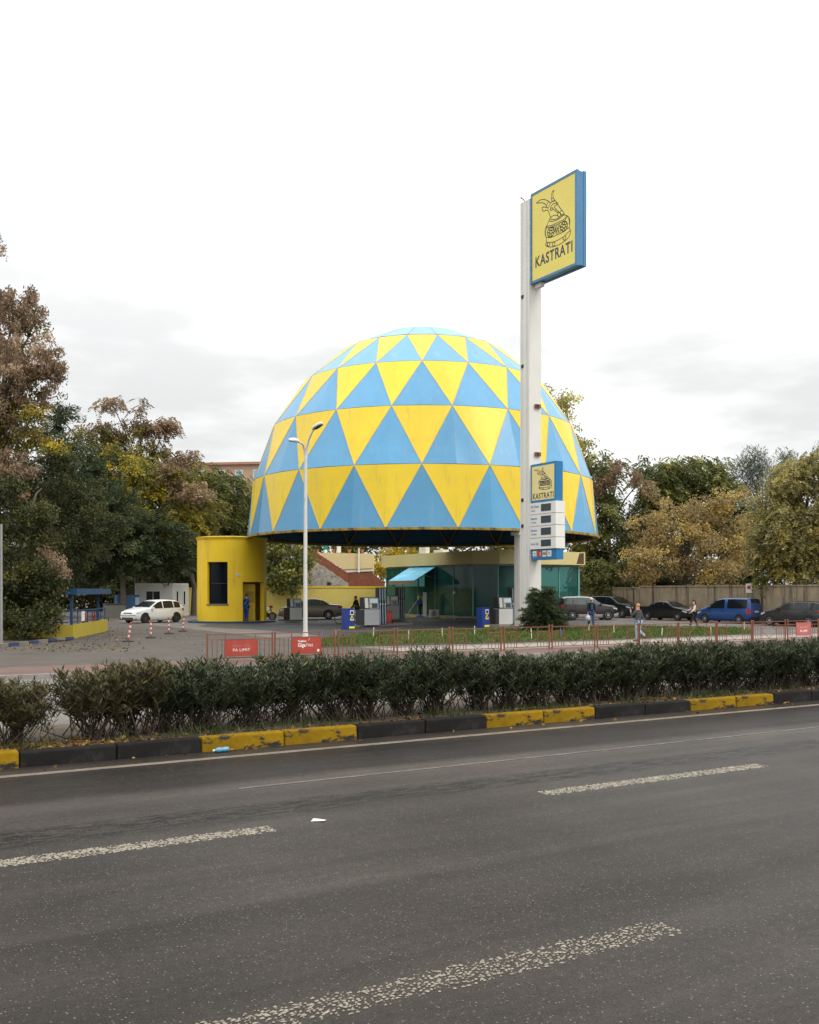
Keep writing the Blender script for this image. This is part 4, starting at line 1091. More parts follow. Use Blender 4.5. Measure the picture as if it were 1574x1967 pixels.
# wheeled extinguisher by the pumps
p = G(748, 1202); o = thing('wheeled_extinguisher', 'large red wheeled fire extinguisher beside the front fuel pump', 'extinguisher', (p[0], p[1], .12), 0)
MB().lathe([(.13, .06), (.17, .1), (.17, .62), (.12, .74), (.05, .78), (.05, .84)], 14).build('cylinder', M_fire, o, True)
MB().lathe([(.12, -.03), (.12, .03)], 14, 'x', (.2, .02, .12)).lathe([(.12, -.03), (.12, .03)], 14, 'x', (-.2, .02, .12)).build('wheels', M_dk, o); MB().tube([(-.15, .05, .1), (-.15, .2, .8), (.15, .2, .8), (.15, .05, .1)], .02, 6).build('frame', M_fire, o)
# painted kerb in front of the shop
kb2 = thing('shop_kerb', None, None, kind='structure')
for k in range(12):
    c = A + nv * (.55 + k * 1.1) - ev * 1.7
    MB().bx(-.54, .54, -.09, .09, 0, .13).build('kerb_stone', [mat('kerb_blue', (.02, .10, .26), .7), mat('kerb_yellow2', (.55, .40, .03), .7)][k % 2] if k % 3 else M_conc, kb2, False, (c.x, c.y, 0), SIGNROT)

# ================================================================== walls behind the station
M_ywall = mat('wall_pale_yellow', (0.60, 0.47, 0.12), 0.75, var=0.08, vs_=.6, wear=((0.36, 0.28, 0.12), .60, .8, .6, (1, 1, .4)))
M_ycap = mat('wall_cap_yellow', (0.72, 0.50, 0.02), 0.5, var=0.05)
def wall(name, label, p, q, h, th, m, cap=None, capm=None, cat='wall'):
    p, q = Vector(p), Vector(q); d = q - p; c = (p + q) / 2
    o = thing(name, label, cat, (c.x, c.y, 0), math.atan2(d.y, d.x))
    MB().bx(-d.length / 2, d.length / 2, -th / 2, th / 2, -.1, h).build('wall_body', m, o)
    if cap: MB().bx(-d.length / 2, d.length / 2, -th / 2 - .05, th / 2 + .05, h + .002, h + cap).build('coping', capm, o)
    return o
wall('boundary_wall', 'long pale yellow wall with bright yellow coping behind the pumps', (-14.0, 90), (3.5, 93), 2.38, .25, M_ywall, .14, M_ycap)
wall('boundary_wall', 'pale yellow wall between the container office and the round kiosk', (-24.0, 88), (-14.2, 90), 2.3, .25, M_ywall, .10, M_ywall)
M_cw = mat('old_concrete_wall', (0.33, 0.26, 0.175), 0.9, var=0.22, vs_=1.2, bump=.4, bs=12, wear=((0.045, 0.038, 0.030), .50, .66, 1.1, (1.9, 1.9, .16)))
wall('concrete_wall', 'long weathered concrete wall with dark streaks behind the parked cars', (25.3, 60), (18.6, 80.5), 2.42, .3, M_cw, .10, M_cw)
wall('concrete_wall', 'end of the concrete wall at the right edge with pale graffiti', (28.6, 50), (25.35, 59.8), 2.42, .3, M_cw, .10, M_cw)
wall('concrete_wall', 'shadowed stretch of concrete wall right of the shop', (18.5, 80.7), (14.8, 90), 2.3, .3, M_cw, .10, M_cw)
p = G(1478, 1181); # no parking sign by the wall
q = AT(1439, 1150, 67.0); o = thing('traffic_sign', 'small white parking sign on a post by the concrete wall', 'sign', (q.x, q.y, 0), R(-20))
MB().tube([(0, 0, -.02), (0, 0, 2.6)], .03, 8).build('post', mat('galvanised', (.3, .3, .29), .5), o); pl = MB().bx(-.2, .2, -.05, -.031, 2.0, 2.62).build('plate', M_white, o); MB().lathe([(.13, 0), (.13, .004)], 16, 'y', (0, -.056, 2.36)).build('red_ring', mat('sign_ring_red', (.4, .04, .04), .5), pl)

# house with outside stair behind the wall
M_brk = mat('brick_red_wall', (0.20, 0.062, 0.032), .85, var=.3, vs_=5, wear=((.30, .16, .10), .56, .7, 6))
M_stone = mat('stair_stone', (.38, .34, .30), .85, var=.3, vs_=3, wear=((.16, .14, .12), .5, .65, 2.5))
M_cream = mat('house_cream', (.66, .52, .27), .75, var=.08, vs_=.8, wear=((.40, .30, .15), .6, .75, 1.3))
HD = 98.0
def hp(u, v): q = AT(u, v, HD); return (q.x, q.z)
h0 = AT(650, 1180, HD); house = thing('terrace_house', 'cream terrace with red brick stair wall behind the yellow boundary wall', 'house', (h0.x, HD, 0))
def hpoly(name, px, y0, y1, m):
    P = [(hp(u, v)[0] - h0.x, max(hp(u, v)[1], 0)) for u, v in px]
    return MB().prismY(P, y0, y1).build(name, m, house)
hpoly('balcony_parapet', [(610, 1062), (717, 1064), (717, 1092), (660, 1094)], -.6, 4, M_cream)
hpoly('soffit_trim', [(655, 1094.5), (717, 1092.5), (717, 1097), (664, 1100)], -.5, 3.9, M_white)
hpoly('stair_brick_wall', [(570, 1060), (609.5, 1062), (671, 1102), (671, 1185), (640, 1185), (630, 1105), (570, 1075)], -.9, -.65, M_brk)
hpoly('brick_garden_wall', [(672, 1101), (718, 1102), (740, 1121), (740, 1185), (672, 1185)], -.9, -.6, M_brk)
hpoly('stair_side', [(560, 1079), (611, 1079), (616, 1086), (624, 1088), (632, 1095), (640, 1099), (648, 1106), (656, 1110), (664, 1117), (672, 1121), (672, 1185), (560, 1185)], -1.6, -.91, M_stone)
hpoly('house_wall', [(664, 1100), (717, 1097), (717, 1185), (664, 1185)], 2, 4, M_cream)
hpoly('rain_pipe', [(689, 1054), (692, 1054), (692, 1100), (689, 1100)], -.85, -.7, M_white)
hpoly('vent_opening', [(631, 1119), (639, 1119), (639, 1124), (631, 1124)], -1.63, -1.602, M_dk)
M_terra = mat('terracotta', (.42, .13, .06), .8, var=.15)
for i, (u, lb) in enumerate(((609, 'leftmost'), (640, 'second'), (671, 'third'), (696, 'rightmost'))):
    q = AT(u, 1062.5, HD); o = thing('flower_pot', lb + ' terracotta flower pot on the terrace parapet', 'flower pot', (q.x, HD + .3, q.z + .06), 0, 'flower pots on the terrace')
    MB().lathe([(.12, 0), (.17, .22), (.20, .23), (.20, .30), (.16, .30)], 12).build('pot', M_terra, o, True)
    n = 60; D = rg.normal(size=(n, 3)); D[:, 2] = abs(D[:, 2]) + .4; D /= np.linalg.norm(D, axis=1)[:, None]
    ob('plant', leaves_mesh('plant', D * rg.uniform(.05, .3, n)[:, None] + np.array([0, 0, .33]), D, rg.uniform(.08, .14, n), rg.uniform(.03, .05, n), rg.random(n), M_weed), o)
q = AT(625, 1062.5, HD); o = thing('garden_chair', 'green plastic chair on the terrace behind the parapet', 'chair', (q.x, HD + 1.2, q.z - .02), R(25))
M_gch = mat('green_plastic', (.01, .20, .14), .45)
MB().bx(-.24, .24, -.22, .22, .40, .44).build('seat', M_gch, o); MB().bx(-.24, .24, .20, .24, .44, .88).build('backrest', M_gch, o)
for x in (-.22, .22):
    for y in (-.2, .2): MB().bx(x - .02, x + .02, y - .02, y + .02, -.05, .40).build('leg', M_gch, o)
q = AT(651, 1062.5, HD); tag(MB().bx(-.2, .2, -.1, .1, 0, .62).bx(-.16, .16, -.12, -.101, .1, .5).build('meter_box', M_panelw, None, False, (q.x, HD + .2, q.z + .05)), 'small white box standing on the terrace parapet', 'box')

# far apartment block
fb = AT(440, 1100, 190); o = thing('apartment_block', 'distant pinkish apartment block seen over the trees left of the dome', 'building', (fb.x, 190, 0), R(-8))
ztop = AT(440, 893, 190).z
M_apt = mat('apartment_wall', (.46, .30, .21), .8, var=.06); M_win = mat('window_pane_pale', (.25, .42, .48), .2, var=.1)
MB().bx(-14, 9, 0, 12, 0, ztop).build('wall', M_apt, o); MB().bx(-14.5, 9.5, -.6, 12.5, ztop, ztop + .45).build('roof', mat('apartment_roof', (.40, .20, .13), .8), o)
for r_ in range(6):
    for k in range(6):
        x = -12 + k * 3.5; z = ztop - 2.6 - r_ * 3.1
        f = MB().bx(x - .75, x + .75, -.08, -.005, z, z + 1.6).build('window', M_panelw, o); MB().bx(x - .62, x + .62, -.11, -.081, z + .12, z + 1.48).build('pane', M_win if k % 3 != 0 else M_dglass, f)

# ================================================================== pumps
M_pg = mat('pump_grey', (.33, .34, .35), .45, var=.05); M_pw = mat('pump_white', (.58, .57, .54), .45, var=.05)
M_pd = mat('pump_dark', (.022, .024, .027), .5, var=.1); M_ps = mat('pump_silver_blue', (.24, .31, .36), .4, var=.05)
M_scr = mat('pump_screen', (.03, .05, .06), .2); M_pale = mat('pump_display_pale', (.55, .60, .60), .4)
def pump(u, v, label, low, sc=1.0, cols=3, dark=False, colside=1, nocol=False):
    p = G(u, v); o = thing('fuel_pump', label, 'fuel pump', (p[0], p[1], .14), ROAD); o.scale = (sc, sc, sc)
    MB().bx(-.55, .45, -.30, .30, 0, .92).build('cabinet', low, o); MB().bx(-.80, -.552, -.28, .28, 0, .90).build('side_casing', M_pd, o)
    hd = MB().add([(-.55, -.28, .93), (.45, -.28, .93), (.45, .28, .93), (-.55, .28, .93), (-.62, -.20, 1.62), (.42, -.20, 1.62), (.42, .20, 1.62), (-.62, .20, 1.62)], [(3, 2, 1, 0), (4, 5, 6, 7), (0, 1, 5, 4), (1, 2, 6, 5), (2, 3, 7, 6), (3, 0, 4, 7)]).build('head', M_pd, o)
    def fr(x0, x1, z0, z1, m, nm, d=.012):
        f = lambda z: -.28 + (z - .93) / .69 * .08
        MB().add([(x0, f(z0) - d, z0), (x1, f(z0) - d, z0), (x1, f(z1) - d, z1), (x0, f(z1) - d, z1), (x0, f(z0) - .001, z0), (x1, f(z0) - .001, z0), (x1, f(z1) - .001, z1), (x0, f(z1) - .001, z1)], [(0, 1, 2, 3), (0, 4, 5, 1), (1, 5, 6, 2), (2, 6, 7, 3), (3, 7, 4, 0)]).build(nm, m, hd)
    fr(-.22, .40, .96, 1.58, M_ps if not dark else M_pg, 'bezel'); fr(-.16, .34, 1.30, 1.54, M_pale, 'display', .02); fr(-.05, .32, 1.0, 1.26, M_scr, 'keypad', .02); fr(-.50, -.28, 1.0, 1.58, M_pw, 'poster', .02); fr(-.15, -.07, 1.05, 1.2, M_ky2, 'sticker', .02)
    if not nocol:
        MB().bx(.46, 1.02, -.14, .24, 0, 2.2).build('hose_column', M_pd, o)
        for k in range(cols):
            x = .52 + k * .17; MB().tube([(x, -.20, 2.15), (x, -.22, 1.2), (x + .01, -.26, .25), (x + .03, -.2, .05)], .035, 6).build('hose', M_ps if not dark else M_pg, o)
            MB().bx(x - .04, x + .05, -.24, -.141, 1.05, 1.45).build('nozzle', M_pd, o); MB().bx(x - .03, x + .04, -.255, -.241, 1.18, 1.26).build('nozzle_label', M_pw, o)
        MB().bx(.60, .66, -.16, -.141, 1.7, 2.15).build('fuel_stripe', mat('stripe_maroon', (.12, .01, .02), .5), o); MB().bx(.80, .88, -.16, -.141, 1.5, 2.18).build('fuel_stripe', mat('stripe_green', (.02, .25, .12), .5), o)
    return o
def island(u0, v0, u1, v1, label):
    p, q = Vector(G(u0, v0)), Vector(G(u1, v1)); c = (p + q) / 2; d = (q - p); rz = math.atan2(d.y, d.x)
    pts = []; L = d.length / 2; w = .65
    for a in range(-90, 91, 30): pts.append((L + w * .5 * math.cos(R(a)), w * math.sin(R(a))))
    for a in range(90, 271, 30): pts.append((-L + w * .5 * math.cos(R(a)), w * math.sin(R(a))))
    tag(MB().prism(pts, 0, .14).build('pump_island', M_conc, None, False, (c.x, c.y, 0), rz), label, 'kerb', None)
island(690, 1204, 776, 1200, 'raised concrete island under the front fuel pump'); pump(712, 1205, 'grey fuel pump with blue hoses beside the red wheeled extinguisher', M_pg)
island(735, 1192, 790, 1190, 'raised concrete island under the dark rear fuel pump'); pump(752, 1192, 'dark grey fuel pump behind the front pump', M_pg, 1.02, dark=True)
island(945, 1204, 985, 1201, 'raised concrete island under the white pump by the pylon'); pump(968, 1203, 'white fuel pump half hidden by the sign pylon', M_pw)
island(545, 1193, 600, 1192, 'raised concrete island under the leftmost pump'); pump(567, 1194, 'small black and pale grey fuel pump left of the bronze car', M_pw, .9, nocol=True)
# bins
M_binb = mat('bin_blue', (.008, .035, .22), .45, var=.06); M_biny = mat('bin_yellow', (.78, .72, .02), .5, var=.03)
def bin_(u, v, label):
    p = G(u, v); o = thing('recycling_bin', label, 'bin', (p[0], p[1], 0), ROAD + .1)
    MB().bx(-.36, .36, -.3, .3, 0.02, 1.12).build('body', M_binb, o)
    MB().bx(-.38, .38, -.32, .32, 1.121, 1.17).build('lid', M_binb, o)
    sl = MB().bx(-.05, .29, -.315, -.301, .80, 1.07).build('slot_frame', M_pw, o); MB().bx(.01, .23, -.325, -.316, .86, 1.01).build('slot', M_dk, sl)
    tri = MB()
    cx, cz = .12, .60
    for k in range(3):
        a, b = R(90 + 120 * k), R(210 + 120 * k)
        p0 = Vector((cx + .17 * math.cos(a), -.308, cz + .17 * math.sin(a))); p1 = Vector((cx + .17 * math.cos(b), -.308, cz + .17 * math.sin(b)))
        tri.tube([p0.lerp(p1, .02), p0.lerp(p1, .98)], .032, 4)
    o.scale = (.76, .85, 1.0)
    tri.build('recycling_mark', M_biny, o); MB().bx(-.12, .34, -.312, -.301, .06, .17).build('stripe', M_biny, o)
    return o
bin_(669, 1209, 'blue recycling bin with yellow triangle beside the front fuel pump'); bin_(928, 1206, 'blue recycling bin with yellow triangle left of the sign pylon')
# parked bicycle behind the bin
def wheel_ring(mb, c, r, t=.022, n=20): mb.tube([(c[0] + r * math.cos(2 * math.pi * k / n), c[1], c[2] + r * math.sin(2 * math.pi * k / n)) for k in range(n + 1)], t, 6, cap=False)
p = G(668, 1199); o = thing('bicycle', 'black bicycle parked behind the blue bin at the pumps', 'bicycle', (p[0], p[1], 0), R(8))
for x in (-.52, .52):
    a = MB(); wheel_ring(a, (x, 0, .34), .325); w_ = a.build('wheel', M_dk, o)
    a = MB()
    for k in range(8): a.tube([(x, 0, .34), (x + .32 * math.cos(k * .785), 0, .34 + .32 * math.sin(k * .785))], .004, 3)
    a.build('spokes', M_pg, w_)
a = MB()
for q0, q1 in (((-.52, .34), (-.1, .32)), ((-.1, .32), (-.2, .8)), ((-.2, .75), (.35, .78)), ((-.1, .32), (.35, .7)), ((.35, .85), (.52, .34)), ((-.52, .34), (-.19, .72))): a.tube([(q0[0], 0, q0[1]), (q1[0], 0, q1[1])], .018, 6)
a.build('frame', M_pd, o); MB().bx(-.32, -.08, -.07, .07, .84, .90).build('saddle', M_dk, o); MB().tube([(.3, -.25, .98), (.34, 0, .95), (.3, .25, .98)], .014, 6).tube([(.34, 0, .95), (.35, 0, .84)], .016, 6).build('handlebar', M_pg, o); MB().tube([(-.2, 0, .8), (-.2, 0, .85)], .016, 6).build('seat_post', M_pg, o)
# motorcycle right of the kiosk
p = AT(508, 1190, 72.5); o = thing('motorcycle', 'motorcycle with red and white tail half hidden behind the round kiosk', 'motorcycle', (p[0], p[1], 0), R(-12))
for x in (-.62, .62):
    a = MB(); wheel_ring(a, (x, 0, .30), .25, .055); w_ = a.build('wheel', M_dk, o); MB().lathe([(.19, -.03), (.19, .03)], 14, 'y', (x, 0, .30)).build('rim', M_pg, w_)
MB().add([(-.7, -.12, .62), (.1, -.16, .58), (.45, -.13, .75), (.5, 0, .95), (.2, 0, .98), (-.1, 0, .8), (-.75, 0, .85), (-.7, .12, .62), (.1, .16, .58), (.45, .13, .75)], [(0, 1, 5, 6), (1, 2, 3, 4), (1, 4, 5), (7, 6, 5, 8), (8, 4, 3, 9), (8, 5, 4), (0, 7, 8, 1), (1, 8, 9, 2), (2, 9, 3), (0, 6, 7)]).build('bodywork', mat('moto_white', (.6, .6, .58), .35), o, True)
MB().bx(-.3, .3, -.12, .12, .25, .57).build('engine', M_pd, o); MB().tube([(.62, -.09, .3), (.48, -.09, .85)], .025, 6).tube([(.62, .09, .3), (.48, .09, .85)], .025, 6).build('fork', M_pg, o); MB().bx(.42, .6, -.1, .1, .88, 1.08).build('tail_light', M_fire, o); MB().tube([(.35, -.32, 1.02), (.42, 0, .98), (.35, .32, 1.02)], .016, 6).build('handlebar', M_dk, o)

# ================================================================== left side of the yard
M_cont = mat('container_white', (.50, .50, .47), .5, var=.06, vs_=1); M_contf = mat('container_frame', (.56, .55, .50), .5)
cp = G(332, 1184); ct = thing('container_office', 'white container office behind the white hatchback', 'container', (cp[0], cp[1], 0), R(-19))
LX, LY, HC = 3.6, 2.4, 2.75          # local: corner at origin, front runs to -x, side runs to +y
MB().bx(-LX, 0, 0, LY, .12, HC - .1).build('body', M_cont, ct)
fr = MB()
for x in (-LX - .03, -.09): fr.bx(x, x + .12, -.03, .09, 0, HC).bx(x, x + .12, LY - .09, LY + .03, 0, HC)
fr.bx(-LX, 0, -.03, .07, HC - .2, HC).bx(-LX, 0, -.03, .07, .02, .14).bx(-.07, .03, 0, LY, HC - .2, HC).bx(-.07, .03, 0, LY, .02, .14).bx(-LX, 0, .07, LY, HC - .1, HC - .02)
fr.build('frame', M_contf, ct)
rb = MB()
for k in range(24): rb.bx(-LX + .2 + k * .15, -LX + .24 + k * .15, -.012, -.001, .15, HC - .22)
rb.build('wall_ribs', M_cont, ct).location = (0, 0, 0)
wn = MB().bx(-2.55, -1.05, -.045, -.013, 1.0, 2.15).build('window', M_contf, ct)
for x0 in (-2.50, -1.82): MB().bx(x0, x0 + .62, -.055, -.046, 1.08, 2.07).build('pane', M_dglass, wn)
for y0 in (.45, 1.55):
    wn = MB().bx(.001, .04, y0, y0 + .42, .9, 2.15).build('window', M_contf, ct); MB().bx(.041, .05, y0 + .1, y0 + .32, .98, 2.07).build('pane', M_dglass, wn)
p = G(262, 1186); o = thing('blue_tank', 'blue metal tank standing beside the container office', 'tank', (p[0] - .9, p[1] + .6, 0), ROAD)
M_tb = mat('tank_blue', (.015, .06, .14), .5, var=.1); MB().bx(-.9, .9, -.4, .4, .1, 1.75).bx(-.92, .92, -.42, .42, 1.751, 1.80).build('body', M_tb, o); MB().bx(.55, .88, -.41, -.401, 1.0, 1.6).build('light_panel', mat('tank_panel', (.22, .32, .42), .5), o); MB().bx(-.8, .8, -.3, .3, 0, .1).build('skid', M_dk, o)
p = G(220, 1191); o = thing('waste_container', 'grey waste container with lid at the left of the hatchback', 'bin', (p[0], p[1], 0), ROAD)
M_wc = mat('waste_grey', (.10, .095, .085), .6, var=.15); MB().box((0, 0, .62), (1.3, .9, 1.0), 0, 0, 1.08).build('body', M_wc, o); MB().bx(-.74, .74, -.52, .52, 1.122, 1.2).build('lid', M_dk, o)
for x in (-.5, .5):
    for y in (-.3, .3): MB().lathe([(.06, -.03), (.06, .03)], 10, 'x', (x, y, .06)).build('castor', M_dk, o)
# blue filling booth
c0, c1 = Vector(G(140.5, 1227)), Vector(G(207, 1212)); dv = (c1 - c0); L = dv.length; rz = math.atan2(dv.y, dv.x)      # local x runs away from the camera, +y to the left
bt = thing('gas_booth', 'blue roofed open booth on a yellow base wall under the left trees', 'booth', (c0.x, c0.y, 0), rz)
M_bb = mat('booth_blue', (.008, .055, .135), .5, var=.1); M_by = mat('booth_yellow', (.40, .31, .03), .7, var=.1, vs_=1.5, wear=((.22, .17, .05), .58, .75, 1.5))
BW = 3.0
MB().bx(0, L, 0, .22, 0, .62).bx(0, .22, .22, BW, 0, .62).build('base_wall', M_by, bt)
MB().bx(.22, L, .22, BW, 0, .12).build('floor', M_conc, bt)
MB().bx(.0, L - .2, -.15, BW + .1, 2.12, 2.18).bx(-.05, L - .15, -.2, -.151, 1.98, 2.26).bx(-.1, -.051, -.2, BW + .1, 1.98, 2.26).build('roof', M_bb, bt)
for x in (.12, L * .75):
    for y in (.1, BW - .1): MB().bx(x - .05, x + .05, y - .05, y + .05, .12 if y > 1 else .62, 2.12).build('post', M_bb, bt)
rl = MB().bx(.17, L, .08, .14, 1.20, 1.26).bx(.17, L, .08, .14, .70, .75)
rl.build('handrail', M_bb, bt)
for k in range(8): MB().bx(.4 + k * (L - .6) / 7, .44 + k * (L - .6) / 7, .09, .13, .621, 1.2).build('baluster', M_bb, bt)
MB().bx(.09, .15, .22, BW, 1.20, 1.26).bx(.09, .15, .22, BW, .70, .75).build('handrail', M_bb, bt)
MB().bx(2.2, 2.9, .05, .075, .72, 1.18).build('notice_board', M_panelw, bt)
q = c0 + dv * .35 + Vector((-dv.y, dv.x)).normalized() * 1.5
o = thing('gas_dispenser', 'white gas dispenser with pipes inside the blue booth', 'dispenser', (q.x, q.y, .12), rz); MB().bx(-.3, .3, -.25, .25, 0, 1.3).build('cabinet', M_pw, o); MB().tube([(.3, 0, .2), (.8, 0, .2), (.8, 0, 1.5), (.3, .1, 1.55), (0, .1, 1.3)], .05, 6).tube([(-.3, 0, .3), (-.9, .2, .3), (-.9, .2, 1.2)], .04, 6).build('pipe', M_pw, o); MB().bx(-.2, .2, -.262, -.251, .8, 1.2).build('display', M_scr, o)
for k, lb in ((.62, 'red fire extinguisher inside the blue booth near its middle'), (.9, 'red and white fire extinguisher at the far end of the blue booth')):
    q = c0 + dv * k + Vector((-dv.y, dv.x)).normalized() * .5; e_ = extinguisher(300, 1200, lb, .9); e_.location = (q.x, q.y, .12); e_.rotation_euler.z = 2
# painted kerb in front of the booth
kb3 = thing('yard_kerb', None, None, kind='structure'); q0, q1 = Vector(G(-30, 1247)), Vector(G(139, 1229)); n = 9
for k in range(n):
    c = q0.lerp(q1, (k + .5) / n); d = q1 - q0
    MB().bx(-d.length / n / 2 + .01, d.length / n / 2 - .01, -.09, .09, -.02, .14).build('kerb_stone', [mat('kerb_blue_worn', (.025, .045, .10), .8, var=.3), mat('kerb_whitewash', (.17, .155, .125), .85, var=.3)][k % 2], kb3, False, (c.x, c.y, 0), math.atan2(d.y, d.x))
sheet('planting_bed', [G(-60, 1249), G(139, 1230), G(142, 1220), G(90, 1200), G(-60, 1205)], 0.05, M_dirt)
# red and white bollards
M_bw = mat('bollard_white', (.62, .58, .52), .6, var=.08); M_br = mat('bollard_red', (.42, .05, .03), .6, var=.08)
for i, (u, v, tl) in enumerate(((246, 1233, .16), (290, 1226, .0), (325, 1218, -.02), (351, 1213, .10))):
    p = G(u, v); o = thing('bollard', ['leaning', 'second', 'third', 'rightmost tilted'][i] + ' red and white striped post ' + ['nearest the camera on the block paving', 'from the left before the white hatchback', 'from the left before the white hatchback', 'nearest the round kiosk'][i], 'bollard', (p[0], p[1], 0), 0, 'striped posts on the paving')
    MB().lathe([(.24, 0), (.24, .04), (.10, .09), (.05, .1)], 14).build('base', M_dk, o, True)
    h = .80
    for k in range(7):
        z0, z1 = .10 + (h - .10) * k / 7, .10 + (h - .10) * (k + 1) / 7
        MB().tube([(tl * z0, 0, z0), (tl * z1, 0, z1)], .042, 8).build('band', M_br if k % 2 == 0 else M_bw, o)
    MB().sphere((tl * h, 0, h), .046, 8, 6).build('cap', M_br, o)
# ================================================================== vehicles
M_tyre = mat('tyre', (.012, .012, .012), .85, var=.2); M_rim = mat('rim_alloy', (.42, .42, .43), .35, .5, var=.05)
M_cglass = mat('car_glass', (.010, .013, .015), .08, var=.1, spec=.4); M_cglass2 = mat('car_glass_light', (.10, .13, .12), .1, var=.2, spec=.5)
M_hl = mat('headlight', (.55, .56, .56), .15, spec=.7); M_tl = mat('taillight', (.40, .02, .02), .25); M_plate = mat('number_plate', (.5, .5, .48), .5)
M_trimk = mat('car_trim_black', (.015, .015, .016), .5)
def interp(P, x):
    if x <= P[0][0]: return P[0][1]
    for (a, b), (c, d) in zip(P[:-1], P[1:]):
        if x <= c:
            t = (x - a) / (c - a + 1e-9); return b + (d - b) * t
    return P[-1][1]
CARS = {   # outline fractions: x from rear (-.5) to front (.5) of length, z in fraction of height; belt line; side windows; windscreen x-range; rear window x-range
 'hatch': dict(top=[(-.5, .50), (-.49, .66), (-.465, .74), (-.40, .90), (-.33, .97), (-.18, 1.0), (-.02, .985), (.06, .93), (.225, .665), (.30, .635), (.42, .57), (.475, .50), (.5, .40)], belt=[(-.5, .64), (-.3, .635), (.2, .60), (.5, .45)], win=[(-.40, -.27), (-.25, -.05), (-.03, .19)], ws=(.065, .215), rw=(-.465, -.385), wheels=(-.305, .315), wr=.215),
 'sedan': dict(top=[(-.5, .50), (-.49, .66), (-.46, .71), (-.33, .735), (-.29, .75), (-.17, .94), (-.08, .995), (.02, 1.0), (.09, .95), (.235, .70), (.30, .67), (.42, .60), (.475, .53), (.5, .42)], belt=[(-.5, .66), (-.3, .67), (.2, .64), (.5, .48)], win=[(-.27, -.17), (-.155, .01), (.03, .205)], ws=(.095, .225), rw=(-.285, -.18), wheels=(-.285, .305), wr=.22),
 'suv': dict(top=[(-.5, .48), (-.495, .66), (-.475, .76), (-.44, .93), (-.36, .985), (-.15, 1.0), (.0, .985), (.07, .94), (.225, .69), (.30, .665), (.43, .61), (.48, .55), (.5, .40)], belt=[(-.5, .66), (-.3, .655), (.2, .63), (.5, .5)], win=[(-.43, -.29), (-.27, -.06), (-.04, .185)], ws=(.075, .215), rw=(-.475, -.43), wheels=(-.29, .315), wr=.215),
 'van': dict(top=[(-.5, .44), (-.497, .60), (-.485, .80), (-.465, .95), (-.42, .985), (-.2, 1.0), (.02, .985), (.10, .94), (.285, .66), (.36, .60), (.44, .53), (.485, .45), (.5, .35)], belt=[(-.5, .585), (-.3, .585), (.2, .57), (.5, .42)], win=[(-.425, -.09), (-.035, .22)], ws=(.12, .27), rw=(-.485, -.46), wheels=(-.30, .315), wr=.175),
}
